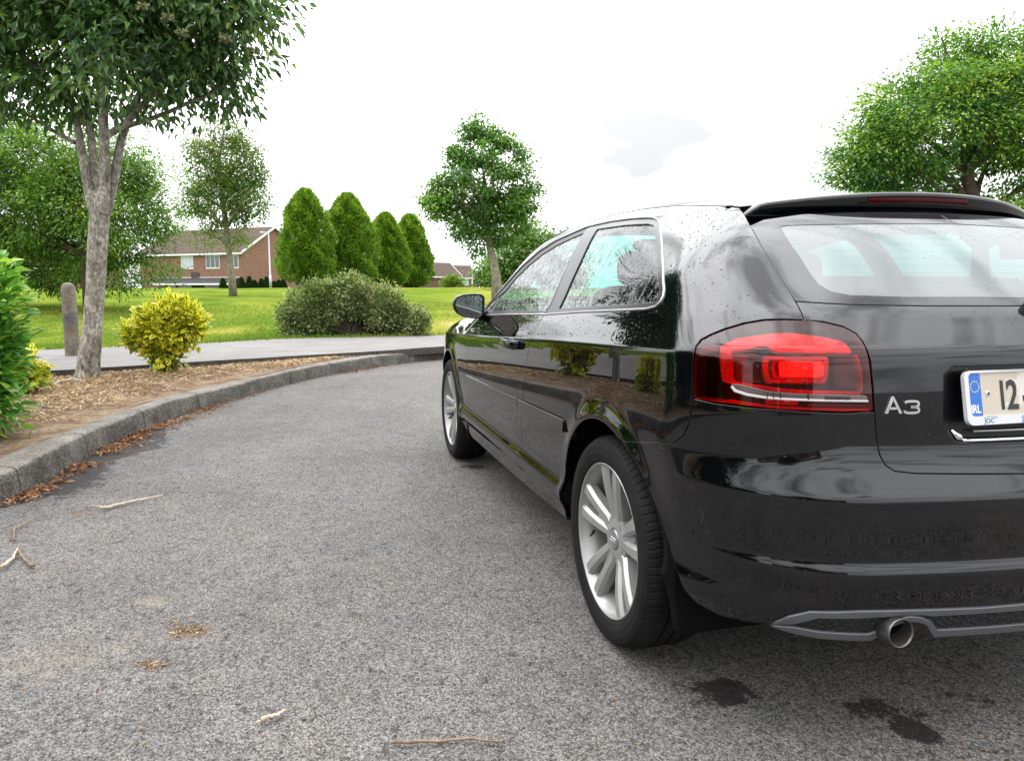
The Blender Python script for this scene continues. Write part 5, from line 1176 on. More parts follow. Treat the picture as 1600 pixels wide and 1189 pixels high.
G_DK = leaf_mat('dark_leaves', [(0, (.012, .035, .010)), (.5, (.026, .065, .016)), (1, (.06, .12, .02))])

# 1. near tree on the bed
b1 = gnd(137, 590, .15); D1 = float(toab(b1)[1])
def P1(px, py, dd=0.): return at(px, py, D1+dd)
bl = blobs_px([(40, 40, .2, 95), (150, 20, .0, 95), (255, 35, -.1, 90), (350, 55, .1, 62), (360, -40, 0, 85), (230, -110, 0, 160), (60, -110, .3, 160), (-90, -20, .5, 150), (-60, 90, .4, 70), (50, 130, .1, 38), (312, 115, .15, 42), (360, 130, .1, 28), (235, 105, .4, 45), (120, 158, .1, 26), (200, 150, -.2, 30), (85, 172, .1, 22), (255, 160, .1, 24), (330, 165, 0, 20), (150, 100, -.6, 45), (-20, 150, 0, 34), (140, -240, 0, 180), (395, 30, -.5, 26), (285, 175, .3, 16), (405, 70, 0, 18), (385, 195, 0, 1), (110, 150, .3, 30)], D1)
rg = np.random.default_rng(11); root = empty('street_tree', b1); tag(root, 'nearest tree, forked pale mottled trunk and dark drooping leaves, rooted in the planting bed', 'tree')
B = [(q[0]-b1[0], q[1]-b1[1], q[2]-b1[2], q[3]) for q in bl]
C_, P, idx, off, od = crown_pts(B, 1500, 22, .32, rg, .45, .8); n = len(P)
D_ = unit(off*.8+od[idx]*.4+rand_dir(n, rg)*.45+np.array([0, 0, -.5])); U_ = unit(rand_dir(n, rg)*.8+np.array([0, 0, .8])+od[idx]*.6)
tt = .42+rg.normal(size=len(C_))[idx]*.16+rg.normal(size=n)*.15
leaf_mesh('crown', P, D_, U_, rg.uniform(.075, .145, n), rg.uniform(.034, .056, n), tt, G_PHO, root, 'fold', .22)
mb = MB()
def stem(pts, r0, r1, n_=14):
    q = np.array([P1(*p)-b1 for p in pts]); d = np.r_[0, np.cumsum(np.linalg.norm(np.diff(q, axis=0), axis=1))]; tt_ = np.linspace(0, d[-1], 22); Q = np.stack([pchip(d, q[:, c], tt_) for c in range(3)], 1)
    Q += np.stack([sc_noise2(tt_, tt_*0+c, .35, 30+c) for c in range(3)], 1)*.008; mb.tube(Q, np.linspace(r0, r1, 22), n_, False); return Q
q = np.array([P1(*p)-b1 for p in [(136, 596), (138, 575), (144, 520), (149, 450), (152, 390), (156, 330), (158, 300)]])
q[0, 2] -= .05
d = np.r_[0, np.cumsum(np.linalg.norm(np.diff(q, axis=0), axis=1))]; tt_ = np.linspace(0, d[-1], 40); Q = np.stack([pchip(d, q[:, c], tt_) for c in range(3)], 1); rr = np.interp(tt_/d[-1], [0, .05, .14, .4, .8, 1], [.150, .122, .104, .090, .092, .090])
rr = rr*(1+.03*sc_noise2(tt_, tt_*0, .12, 33)); mb.tube(Q, rr, 22, False)
s1 = stem([(150, 345, .0), (138, 300, .02), (128, 240, .05), (122, 200, .1), (110, 150, .2), (80, 60, .3)], .050, .024)
s2 = stem([(152, 340, .05), (148, 280, .10), (143, 220, .15), (138, 170, .2), (130, 100, .2), (120, 0, .2)], .046, .022)
s3 = stem([(160, 335, -.03), (164, 270, -.05), (162, 210, -.05), (163, 160, 0), (172, 90, 0), (190, -20, 0)], .058, .024)
s4 = stem([(166, 335, .03), (178, 280, .05), (188, 225, .06), (200, 190, .05), (230, 120, .1), (260, 20, .1)], .050, .022)
s5 = stem([(165, 215, -.05), (195, 195, -.05), (222, 165, 0), (290, 110, 0), (370, 60, 0)], .036, .015)
s6 = stem([(196, 200, .05), (240, 185, .1), (320, 150, .1), (390, 110, .1)], .026, .010)
s7 = stem([(118, 225, .1), (90, 210, .1), (40, 180, .2), (-30, 150, .3)], .022, .010)
s8 = stem([(113, 160, .1), (70, 120, .1), (10, 70, .2), (-60, 30, .3)], .025, .010)
allst = np.concatenate([s[8:] for s in (s1, s2, s3, s4, s5, s6, s7, s8)])
for q in C_[rg.choice(len(C_), 210, replace=False)]:
    a = allst[np.argmin(np.linalg.norm(allst-q, axis=1)+rg.random(len(allst))*.3)]; limbs(mb, a, .011, [q], rg, 5)
mb.build('trunk', BARKM, root, smooth=True)
FLW = leaf_mat('spent_flowers', [(0, (.08, .11, .03)), (1, (.24, .25, .11))], trans=.1)
for px, py, dd in [(222, 10, -1.2), (262, 28, -1.2), (285, 52, -1.0), (428, 40, -.3), (396, 80, -.3), (352, 60, -.8), (424, 84, -.2)]:
    c_ = P1(px, py, dd)-b1; n_ = 80; p_ = np.clip(rg.normal(size=(n_, 3)), -1.5, 1.5)*[.026, .026, .013]+c_; leaf_mesh('flower_cluster', p_, rand_dir(n_, rg), rand_dir(n_, rg), .030, .020, rg.random(n_), FLW, root)

# 2. big ash behind it
D2 = 21.; zz2 = float(lawn_z(toab(at(140, 452, D2))[None])[0])
b2 = at(140, 452, D2); b2[2] = zz2
broad_tree('ash_tree', 'large spreading green tree behind the bollard and the forked trunk, crown low over the lawn', 'tree', b2, [b2-[0, 0, .1], at(134, 410, D2), at(126, 350, D2), at(120, 290, D2)], D2, .16,
 blobs_px([(60, 300, 0, 85), (-20, 330, 1, 95), (150, 330, 0, 85), (205, 330, .5, 55), (110, 250, .5, 65), (20, 240, 1, 60), (220, 275, .3, 35), (215, 400, .5, 42), (150, 410, 1, 45), (60, 395, 1.4, 55), (-60, 390, 2, 70), (190, 245, 0, 35), (240, 310, 0, 18), (-90, 280, 1, 80), (90, 430, 2.5, 34), (180, 430, 2.2, 28)], D2), 620, 120, .62, .125, .055, G_ASH, BARKB, 21, tint0=.50, shell=.7, tv=.34, flat=.5)
# 3. thinner tree in front of the house
D3 = 33.; b3 = at(364, 450, D3); b3[2] = float(lawn_z(toab(b3)[None])[0])
def twigs(mb, loc):
    r_ = np.random.default_rng(5)
    for px, py in [(425, 215), (418, 250), (430, 285), (280, 205), (268, 250), (330, 175), (372, 178), (440, 330), (405, 190)]: limbs(mb, at(350, 290, D3)-loc, .035, [at(px, py, D3+r_.uniform(-.4, .4))-loc], r_, 4)
broad_tree('thin_tree', 'thin airy tree with yellowish upper twigs in front of the brick house', 'tree', b3, [b3-[0, 0, .1], at(361, 420, D3), at(355, 370, D3), at(348, 310, D3), at(342, 262, D3)], D3, .15,
 blobs_px([(345, 305, 0, 40), (312, 300, .3, 34), (385, 300, 0, 38), (355, 255, 0, 38), (345, 212, 0, 30), (315, 240, 0, 26), (385, 235, 0, 24), (400, 325, 0, 20), (372, 372, 0, 20), (322, 372, -.3, 17), (290, 318, 0, 16), (395, 270, 0, 24), (372, 345, 0, 16), (330, 345, 0, 16)], D3), 430, 46, .50, .13, .070, G_SPR, BARK, 31, nl=18, tint0=.45, tv=.3, extra=twigs)
# 4. hornbeam columns
def hornbeam(px, ytop, ybot, wpx, D, label, seed):
    base = at(px, ybot, D); base[2] = float(lawn_z(toab(base)[None])[0]); s = D/FPX; H = (ybot-ytop)*s; Rm = wpx*s/2; zb = at(px, ybot, D)[2]-base[2]
    rg = np.random.default_rng(seed); root = empty('hornbeam', base); tag(root, label, 'tree', 'clipped-looking oval hornbeams in a row')
    n = 19000; h = rg.random(n)**.85; a = rg.uniform(0, 2*PI, n)
    prof = np.interp(h, [0, .05, .2, .4, .6, .8, .92, .98, 1], [.60, .86, 1., .97, .83, .57, .33, .15, .03])
    lump = 1+.10*sc_noise2(a*2., h*6, .55, seed)+.10*np.sin(a*3+h*9+seed)+.07*np.sin(a*7-h*17+seed*2)+.07*np.sin(h*31+a*5+seed)+.05*np.sin(a*13+h*23)
    r_ = Rm*prof*lump*(1-.28*rg.random(n)**2.2)+.07*np.abs(rg.normal(size=n)); P = np.stack([r_*np.cos(a)+.05*sc_noise2(h*H, h*0, 1., seed), r_*np.sin(a), zb+.1+h*H+.06*rg.normal(size=n)], 1)
    od = unit(np.stack([np.cos(a), np.sin(a), .4+0*a], 1)); D_ = unit(od+rand_dir(n, rg)*.6+np.array([0, 0, .35])); U_ = unit(od*.5+rand_dir(n, rg)*.7+np.array([0, 0, .8]))
    tt = .48+.30*np.sin(a*5+h*23+seed)*rg.random(n)+rg.normal(size=n)*.12+.15*(h-.5)
    sz = .17*D/50
    leaf_mesh('crown', P, D_, U_, sz*rg.uniform(.7, 1.3, n), sz*.62, tt, G_HB, root)
    n2 = 1500; h = rg.random(n2); a = rg.uniform(0, 2*PI, n2); r_ = Rm*.62*np.interp(h, [0, .2, .8, 1], [.5, 1, .5, .1])*rg.random(n2)**.5
    leaf_mesh('inner_light_block', np.stack([r_*np.cos(a), r_*np.sin(a), zb+.1+h*H*.95], 1), rand_dir(n2, rg), rand_dir(n2, rg), .5, .4, np.full(n2, .2), G_HB, root)  # outsized dark leaves added inside the crown to block light leaks
    mb = MB(); mb.tube([(0, 0, -.1), (0, 0, zb+.3), (0, 0, H*.7)], [.14, .12, .04], 8); mb.build('trunk', BARKB, root, smooth=True)
hornbeam(481, 305, 444, 80, 46, 'leftmost and tallest of the four oval hornbeams, next to the house gable', 1)
hornbeam(547, 311, 444, 80, 49, 'second of the four oval hornbeams from the left, behind the grey-green shrub', 2)
hornbeam(604, 340, 449, 64, 55, 'third of the four oval hornbeams from the left, narrower and lower', 3)
hornbeam(642, 342, 449, 60, 60, 'rightmost of the four oval hornbeams, beside the far terraced houses', 4)
# 5. maple with the lollipop crown
D6 = 28.; b6 = at(777, 452, D6); b6[2] = float(lawn_z(toab(b6)[None])[0])
broad_tree('maple_tree', 'free-standing maple with a tall uneven crown on a pale trunk, left of the car roof', 'tree', b6, [b6-[0, 0, .1], at(775, 430, D6), at(770, 405, D6), at(765, 385, D6), at(763, 350, D6)], D6, .19,
 blobs_px([(757, 290, 0, 62), (705, 305, 0, 34), (692, 320, 0, 24), (683, 298, 0, 16), (750, 235, 0, 36), (738, 206, 0, 24), (748, 198, 0, 12), (676, 300, 0, 14), (674, 318, 0, 12), (838, 290, 0, 12), (695, 268, 0, 16), (742, 210, 0, 12), (800, 300, 0, 40), (828, 300, 0, 16), (735, 345, 0, 34), (785, 345, 0, 38), (718, 260, 0, 22), (800, 240, 0, 20), (712, 335, 0, 24), (750, 378, 0, 16), (775, 215, 0, 16), (810, 330, 0, 22)], D6), 230, 90, .42, .13, .095, G_MAP, BARK, 41, tint0=.50, tv=.32, shell=.7, flat=.6)
D7 = 42.; b7 = at(822, 453, D7); b7[2] = float(lawn_z(toab(b7)[None])[0])
broad_tree('round_tree', 'low rounded bushy tree behind the maple, partly hidden by the car roof', 'tree', b7, [b7-[0, 0, .1], at(822, 430, D7), at(824, 400, D7)], D7, .2,
 blobs_px([(825, 395, 0, 42), (800, 412, 0, 34), (850, 400, 0, 36), (815, 370, 0, 20), (790, 430, 0, 22), (880, 420, 0, 40)], D7), 420, 28, .7, .2, .13, G_ASH, BARKB, 51, tint0=.35)
b8 = at(764, 453, 47.); b8[2] = float(lawn_z(toab(b8)[None])[0])
broad_tree('small_tree', 'small dark round tree just left of the maple trunk', 'tree', b8, [b8-[0, 0, .1], at(764, 440, 47), at(764, 430, 47)], 47., .12, blobs_px([(764, 425, 0, 17), (762, 438, 0, 14), (770, 432, 0, 14)], 47.), 130, 22, .6, .2, .12, G_HB, BARKB, 52, tint0=.3, nl=6)
# 6. right tree behind the car
D9 = 17.; b9 = at(1535, 470, D9); b9[2] = .25
broad_tree('leafy_tree', 'big bright green tree rising behind the rear spoiler on the right', 'tree', b9, [b9-[0, 0, .1], at(1532, 400, D9), at(1525, 330, D9), at(1510, 270, D9)], D9, .2,
 blobs_px([(1450, 190, 0, 90), (1395, 240, 0, 65), (1530, 150, 0, 85), (1560, 260, .3, 85), (1640, 170, .3, 110), (1345, 265, 0, 38), (1480, 110, 0, 55), (1540, 90, 0, 40), (1700, 280, .5, 90), (1430, 290, 0, 38), (1380, 180, 0, 28), (1330, 285, 0, 22), (1600, 90, 0, 35), (1375, 310, 0, 26)], D9), 400, 165, .56, .11, .052, G_RT, BARKB, 61, tint0=.48, tv=.42, nl=20, shell=.72, flat=.5)

# ---- shrubs
def shrub(name, label, cat, base, blobs, nclump, per, cr, Lf, Wf, mat, seed, shape='kite', up=.5, tint0=.5, tv=.25, rim=False, shell=.7, stems=14, bark=None, flat=.9, curl=.15, floor=.0):
    rg = np.random.default_rng(seed); base = np.asarray(base, float); root = empty(name, base); tag(root, label, cat)
    B = [(q[0]-base[0], q[1]-base[1], q[2]-base[2])+tuple(q[3:]) for q in blobs]
    C_, P, idx, off, od = crown_pts(B, nclump, per, cr, rg, shell, flat); keep = P[:, 2] > floor; P = P[keep]; idx = idx[keep]; off = off[keep]; n = len(P)
    D_ = unit(off*.6+od[idx]*.8+rand_dir(n, rg)*.4+np.array([0, 0, up])); U_ = unit(rand_dir(n, rg)*.5+np.array([0, 0, .9])+od[idx]*.5)
    tt = tint0+rg.normal(size=len(C_))[idx]*tv*.6+rg.normal(size=n)*tv*.6
    if rim: hz = (P[:, 2]-P[:, 2].min())/np.ptp(P[:, 2]); tt = tt+(hz-.55)*.75  # new growth yellower on top; shade lower down also put into the tint
    leaf_mesh('foliage', P, D_, U_, Lf*rg.uniform(.6, 1.2, n), Wf*rg.uniform(.7, 1.2, n), tt, mat, root, shape, curl, rim)
    mb = MB()
    for q in C_[rg.choice(len(C_), min(stems, len(C_)), replace=False)]:
        s0 = np.array([rg.normal()*.03, rg.normal()*.03, -.03]); limbs(mb, s0, .010, [q], rg, 6)
    mb.build('stem', bark or BARKB, root, smooth=True); return root
G_GRY = leaf_mat('grey_green_leaves', [(0, (.06, .10, .028)), (.5, (.19, .25, .085)), (.75, (.33, .37, .15)), (1, (.50, .50, .32))], trans=.2, spec=.25, gloss=.6)
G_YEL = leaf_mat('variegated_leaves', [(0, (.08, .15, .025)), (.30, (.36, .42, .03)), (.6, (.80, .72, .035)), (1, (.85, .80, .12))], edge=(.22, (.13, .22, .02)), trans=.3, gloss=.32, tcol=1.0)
G_LAU = leaf_mat('laurel_leaves', [(0, (.045, .15, .026)), (.5, (.12, .31, .050)), (.8, (.24, .46, .06)), (1, (.40, .58, .09))], gloss=.25, trans=.3, spec=.5)
D10 = 13.4; b10 = at(552, 524, D10+.3); b10[2] = .22
shrub('grey_green_shrub', 'wide mounded grey-green shrub at the edge of the footpath, dark and hollow underneath', 'shrub', b10,
 blobs_px([(478, 486, .3, 32), (460, 500, .2, 22), (516, 476, .5, 30), (556, 464, .5, 28), (596, 480, .4, 28), (640, 500, .4, 20), (545, 450, .6, 14), (655, 508, .3, 12), (495, 462, .6, 18), (480, 508, .4, 16), (615, 500, .5, 20), (540, 495, 1.0, 34), (590, 500, 1.0, 30), (570, 450, .6, 12)], D10), 900, 62, .15, .056, .034, G_GRY, 71, up=.25, tint0=.48, tv=.42, stems=40, shell=.78)
b11 = gnd(262, 583, .155); D11 = float(toab(b11)[1])
shrub('yellow_variegated_shrub', 'bushy yellow and green variegated shrub in the bed, right of the near tree trunk', 'shrub', b11,
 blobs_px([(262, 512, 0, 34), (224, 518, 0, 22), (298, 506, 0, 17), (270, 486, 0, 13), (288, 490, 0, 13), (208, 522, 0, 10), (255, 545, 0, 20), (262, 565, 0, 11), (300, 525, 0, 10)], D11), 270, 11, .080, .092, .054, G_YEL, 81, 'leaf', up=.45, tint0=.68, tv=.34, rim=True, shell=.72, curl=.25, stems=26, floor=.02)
b12 = gnd(38, 616, .155); D12 = float(toab(b12)[1])
shrub('small_yellow_shrub', 'small low yellow variegated shrub against the laurel at the left', 'shrub', b12,
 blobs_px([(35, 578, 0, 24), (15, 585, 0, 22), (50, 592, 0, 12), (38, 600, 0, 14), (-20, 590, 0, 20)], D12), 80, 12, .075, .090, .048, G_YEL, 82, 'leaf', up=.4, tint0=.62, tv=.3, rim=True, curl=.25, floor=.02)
b13 = rel(-3.62, 4.55, .15); D13 = 4.45
shrub('laurel_shrub', 'glossy green laurel at the left edge, closest shrub to the kerb', 'shrub', b13,
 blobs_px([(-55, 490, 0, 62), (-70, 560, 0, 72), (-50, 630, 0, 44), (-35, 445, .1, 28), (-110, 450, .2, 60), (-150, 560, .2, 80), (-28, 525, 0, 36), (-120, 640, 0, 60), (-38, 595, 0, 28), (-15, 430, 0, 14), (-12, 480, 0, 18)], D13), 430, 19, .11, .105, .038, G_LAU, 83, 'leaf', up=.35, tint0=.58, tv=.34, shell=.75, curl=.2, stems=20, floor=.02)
# far hedge, conifers, scrub
b14 = at(68, 452, 52.); b14[2] = float(lawn_z(toab(b14)[None])[0])
shrub('low_hedge', 'low bright green hedge far across the lawn, left of the bollard top', 'hedge', b14, blobs_px([(45, 448, 0, 8), (58, 447, 0, 9), (70, 449, 0, 8), (80, 450, 0, 7), (35, 450, 0, 7)], 52.), 70, 26, .3, .16, .12, G_LAU, 84, up=.5, stems=5)
for k, (px, h) in enumerate([(349, 14), (365, 10), (378, 15), (390, 17), (398, 11), (409, 13), (417, 16), (429, 9), (436, 11), (443, 12)]):
    bb = at(px, 452, 78.); bb[2] = 1.0; rg = np.random.default_rng(90+k); s = 78./FPX; H = h*s+.1; n = 1100; hh = rg.random(n)**1.2; a = rg.uniform(0, 2*PI, n); r_ = .42*(1-hh)**.6*rg.random(n)**.4
    c = empty('dwarf_conifer', bb); tag(c, 'dark narrow dwarf conifer, %s in the row before the brick house' % ('first from the left', 'second from the left', 'third from the left', 'fourth from the left', 'fifth from the left', 'fifth from the right', 'fourth from the right', 'third from the right', 'second from the right', 'first from the right')[k], 'conifer', 'dwarf conifers in a row before the brick house')
    leaf_mesh('foliage', np.stack([r_*np.cos(a), r_*np.sin(a), hh*H], 1), unit(np.stack([np.cos(a), np.sin(a), 1.2+0*a], 1)), rand_dir(n, rg), .16, .07, rg.random(n)*.6, G_DK, c)
    mb = MB(); mb.tube([(0, 0, -.05), (0, 0, H*.8)], [.05, .02], 6); mb.build('trunk', BARKB, c, smooth=True)
b15 = at(705, 449, 95.); b15[2] = 1.0
shrub('pale_shrub', 'pale green bushy shrub in front of the far terraced houses', 'shrub', b15, blobs_px([(700, 442, 0, 9), (710, 443, 0, 9), (718, 446, 0, 6), (695, 447, 0, 7)], 95.), 60, 25, .55, .3, .2, G_SPR, 86, up=.5, stems=5)
bo = at(71, 458, 50.); bo[2] = float(lawn_z(toab(bo)[None])[0])
rkv = blob('boulder', (0, 0, .18), (.85, .6, .5), principled('pale_stone', (.5, .48, .42), .9, var=(4, .3)), None, e=.9); rkv.location = bo; tag(rkv, 'pale boulder lying in front of the low hedge', 'boulder')

# ---- grass blades near the path
rg = np.random.default_rng(100); n = 90000; f = rg.random(n); bdist = rg.random(n)**1.9*15; gi = rg.integers(40, len(GEs)-1, n)
gp = GEs[gi]+np.stack([rg.normal(size=n)*.15, bdist+.01], 1); keep = (np.abs(gp[:, 0]/np.maximum(gp[:, 1], 1)) < .75) & (gp[:, 0] < 2.5); gp = gp[keep]; n = len(gp)
dz = lawn_z(gp); W3 = abw(gp, 0.); W3[:, 2] = dz-.01; dl = dist_to(GEs[::3], gp)
hgtb = (.035+.035*rg.random(n))*(1+.5*np.exp(-dl/.15)); lean = rand_dir(n, rg)*.6; lean[:, 2] = 1; T_ = unit(lean); S_ = unit(np.cross(T_, rand_dir(n, rg))); wb_ = .006+.004*gp[:, 1:2]/14
V = np.stack([W3-S_*wb_, W3+S_*wb_, W3+T_*hgtb[:, None]], 1).reshape(-1, 3)
GBL = leaf_mat('grass_blades', [(0, (.10, .18, .022)), (.35, (.23, .28, .042)), (.7, (.37, .35, .085)), (1, (.52, .45, .23))], trans=.3, gloss=.6, spec=.2)
go = mesh('grass', V, np.arange(3*n).reshape(-1, 3), GBL, smooth=False); tag(go, kind='stuff')
A_ = go.data.attributes.new('tint', 'FLOAT', 'POINT'); A_.data.foreach_set('value', np.repeat(np.clip(dryf(gp)+rg.normal(size=n)*.14+.25*sc_noise2(gp[:, 0], gp[:, 1], 1.1, 7), 0, 1), 3).astype(np.float32))
# daisies
# ---- litter on the bed and in the gutter
def litter(name, ab_, z, Ln, Wn, mat, seed, tilt=.25, tint=.5):
    rg = np.random.default_rng(seed); n = len(ab_); P = abw(ab_, 0.); P[:, 2] = z; a = rg.uniform(0, 2*PI, n); D_ = np.stack([np.cos(a), np.sin(a), rg.normal(size=n)*tilt], 1); U_ = unit(rand_dir(n, rg)*.4+np.array([0, 0, 1.]))
    o = leaf_mesh(name, P, D_, U_, Ln*rg.uniform(.4, 1.5, n), Wn*rg.uniform(.6, 1.4, n), tint+rg.normal(size=n)*.28, mat, None, 'kite', .1); tag(o, kind='stuff'); return o
LIT = leaf_mat('dead_litter', [(0, (.085, .042, .020)), (.4, (.26, .15, .070)), (.7, (.45, .32, .17)), (1, (.64, .53, .35))], trans=.05, gloss=.8, spec=.1)
LITG = leaf_mat('gutter_litter', [(0, (.07, .028, .015)), (.5, (.22, .095, .045)), (.8, (.36, .19, .09)), (1, (.55, .38, .23))], trans=.05, gloss=.8, spec=.1)
n = 22000; okk = np.nonzero((ktl[:, 1] > 2.6) & (ktl[:, 0] < .3))[0]; kk = rg.choice(okk, n); ff = rg.random(n); q = ktl[kk]*(1-ff[:, None])+pel[kk]*ff[:, None]+rg.normal(size=(n, 2))*.03
dens = .5+.5*sc_noise2(q[:, 0], q[:, 1], .45, 14)-.5*sstep(-3.2, -1.8, q[:, 0])+.5*np.exp(-((ff-.5)/.3)**2); edge_far = (ff < .96); msk_ = (rg.random(n) < dens) & edge_far & (q[:, 1] > 2.5) & (ff > .05+.2*rg.random(n))
q = q[msk_]; ffm = ff[msk_]; kz = kk[msk_]
zq = HK-.012+.030*np.sin(PI*ffm)*np.clip(gapw[kz]/1., 0, 1)+.012*sc_noise2(q[:, 0], q[:, 1], .25, 9)-.012*ffm+.010+rg.random(len(q))*.012
litter('bed_litter', q, zq+.004, .075, .0085, LIT, 1, .18, .6)
def along_kerb(px0, px1, n, w, seed):
    rg = np.random.default_rng(seed); t_ = np.array([toab(gnd(x, y))[:2] for x, y in (px0, px1)]); i0, i1 = [int(np.argmin(np.linalg.norm(KBs-c, axis=1))) for c in t_]; k = rg.integers(min(i0, i1), max(i0, i1)+1, n)
    d = -(near_on(KTs, KBs[k])-KBs[k]); d = unit(d); return KBs[k]+d*(np.abs(rg.normal(size=n))*w+.01)[:, None]+rg.normal(size=(n, 2))*.03
q = np.concatenate([along_kerb((0, 792), (110, 730), 900, .05, 2), along_kerb((100, 734), (260, 655), 2200, .085, 3), along_kerb((260, 655), (335, 634), 700, .07, 4), along_kerb((335, 634), (400, 614), 150, .04, 5), along_kerb((530, 583), (600, 572), 350, .06, 6), along_kerb((400, 614), (694, 560), 200, .03, 7)])
q = q[(.5+.9*sc_noise2(q[:, 0], q[:, 1], .22, 15)+.3*rg.random(len(q)) > .42)]
litter('gutter_litter', q, .004+np.abs(rg.normal(size=len(q)))*.008, .035, .008, LITG, 2, .2)
q2 = np.array([toab(gnd(295+rg.normal()*18, 985+rg.normal()*7)) for _ in range(160)]+[toab(gnd(236+rg.normal()*12, 1039+rg.normal()*3.5)) for _ in range(60)]+[toab(gnd(130+rg.normal()*14, 803+rg.normal()*5)) for _ in range(60)])
litter('road_litter', q2, .003, .020, .0035, LIT, 3, .08, .22)
rg = np.random.default_rng(77); q3_ = np.stack([rg.uniform(-3.5, 2.2, 900), 1.0+rg.random(900)**1.3*8], 1); kn_ = near_on(KBs, q3_); tn_ = near_on(KTs, q3_); q3_ = q3_[(np.sum((q3_-kn_)*(tn_-kn_), 1) < 0) & (np.linalg.norm(q3_-kn_, axis=1) > .05)]
litter('road_grit', q3_, .003, .013, .007, LIT, 5, .1, .10)
# small stones by the shrub
# ---- bollard
bbp = gnd(114, 556, .205); Db = float(toab(bbp)[1]); sB = Db/FPX
mb = MB(); R_ = 10.4*sB; Hb = 114*sB
mb.lathe([(R_*1.04, -.05), (R_*1.02, .2), (R_, Hb*.5), (R_*.98, Hb-.14), (R_*.99, Hb-.13), (R_*.98, Hb-.10), (R_*.90, Hb-.055), (R_*.68, Hb-.02), (R_*.35, Hb-.004), (.001, Hb)], 28)
m, t, out = newmat('stained_concrete'); b = N(t, 'ShaderNodeBsdfPrincipled', inp={'Roughness': .9}); t.links.new(b.outputs[0], out.inputs[0])
o = N(t, 'ShaderNodeTexCoord').outputs['Object']; n1 = noise(t, o, 45, 6, .75); n2 = noise(t, o, 8, 5, .6, .5); sp3 = N(t, 'ShaderNodeSeparateXYZ'); t.links.new(o, sp3.inputs[0])
c0 = ramp(t, math_(t, 'ADD', math_(t, 'MULTIPLY', n1, .6), math_(t, 'MULTIPLY', n2, .5)), [(.38, (.085, .070, .052)), (.55, (.20, .170, .130)), (.75, (.36, .32, .26))])
hf = math_(t, 'DIVIDE', sp3.outputs['Z'], Hb)
blu = ramp(t, math_(t, 'ADD', hf, math_(t, 'MULTIPLY', math_(t, 'SUBTRACT', n2, .5), .35)), [(.38, (0, 0, 0)), (.43, (1, 1, 1)), (.58, (1, 1, 1)), (.62, (0, 0, 0))])
yl = ramp(t, math_(t, 'ADD', hf, math_(t, 'MULTIPLY', math_(t, 'SUBTRACT', n2, .5), .2)), [(.28, (0, 0, 0)), (.31, (1, 1, 1)), (.38, (1, 1, 1)), (.40, (0, 0, 0))])
c1 = mixc(t, math_(t, 'MULTIPLY', blu, .45), c0, (.055, .075, .12)); t.links.new(mixc(t, math_(t, 'MULTIPLY', yl, .45), c1, (.16, .13, .045)), b.inputs['Base Color'])
bpn = N(t, 'ShaderNodeBump', inp={'Strength': .8, 'Distance': .006}); t.links.new(n1, bpn.inputs['Height']); t.links.new(bpn.outputs[0], b.inputs['Normal'])
bol = mb.build('bollard', m, None, loc=bbp, auto=40); tag(bol, 'stained concrete bollard with rounded top on the footpath beside the tree trunk', 'bollard')
# ---- twigs
def twig(pts, r, label, mat, z=.006, side=(), zb=0.):
    P = [gnd(*p, zb) for p in pts]; base = P[0].copy(); mb = MB(); q = np.array(P)-base; rgt = np.random.default_rng(int(pts[0][0])+3)
    d = np.r_[0, np.cumsum(np.linalg.norm(np.diff(q, axis=0), axis=1))]; tt_ = np.linspace(0, d[-1], 16); Q = np.stack([np.interp(tt_, d, q[:, c]) for c in range(3)], 1); Q[:, 2] = z+r+np.abs(sc_noise2(tt_, tt_*0, .06, 4))*r*1.2; Q[:, :2] += rgt.normal(size=(16, 2))*r*.25
    mb.tube(Q, r*np.linspace(1.1, .55, 16)*rgt.uniform(.85, 1.15, 16), 7)
    for s_ in side:
        q2 = np.array([gnd(*p, zb) for p in s_])-base; q2[:, 2] = z+r; mb.tube(q2, np.linspace(r*.7, r*.35, len(q2)), 6)
    o = mb.build('twig', mat, None, loc=base, smooth=True); tag(o, label, 'twig', 'dry twigs lying on the road'); return o
TW = principled('twig_bark', (.22, .15, .095), .85, var=(40, .5)); TWP = principled('pale_stripped_twig', (.46, .38, .28), .8, var=(40, .3))
twig([(612, 1167), (700, 1163), (740, 1160), (785, 1166)], .0042, 'long thin brown twig at the bottom centre of the road', TW)
twig([(409, 1134), (445, 1118)], .0060, 'short thick pale stick near the bottom left of the road', TWP, side=[[(420, 1130), (400, 1135)]])
twig([(158, 800), (195, 790), (255, 778)], .0070, 'forked twig near the kerb, in front of the leaf litter', TWP, side=[[(195, 790), (165, 796), (138, 793)]])
twig([(2, 893), (18, 880), (28, 862)], .0070, 'pale split twig crossing another at the left edge', TWP)
twig([(52, 890), (36, 876), (27, 860)], .0055, 'reddish curved twig crossing the pale split one at the left edge', TW)
twig([(22, 848), (22, 830), (50, 815), (80, 806)], .0040, 'bent slender twig at the left edge of the road', TW, side=[[(22, 848), (40, 848)]])
twig([(550, 958), (568, 963)], .0025, 'tiny dark twig beside the middle of the road', TW)
twig([(82, 553+52), (95, 598), (115, 596), (132, 599)], .011, 'pale surface root or stick on the bed in front of the tree', TWP, zb=.17)
twig([(145, 643), (165, 642), (190, 640)], .006, 'dark stick on the bed close to the kerb', TW, zb=.165)
twig([(62, 638), (78, 640), (92, 642)], .007, 'dark crooked stick on the bed under the laurel', TW, zb=.165)
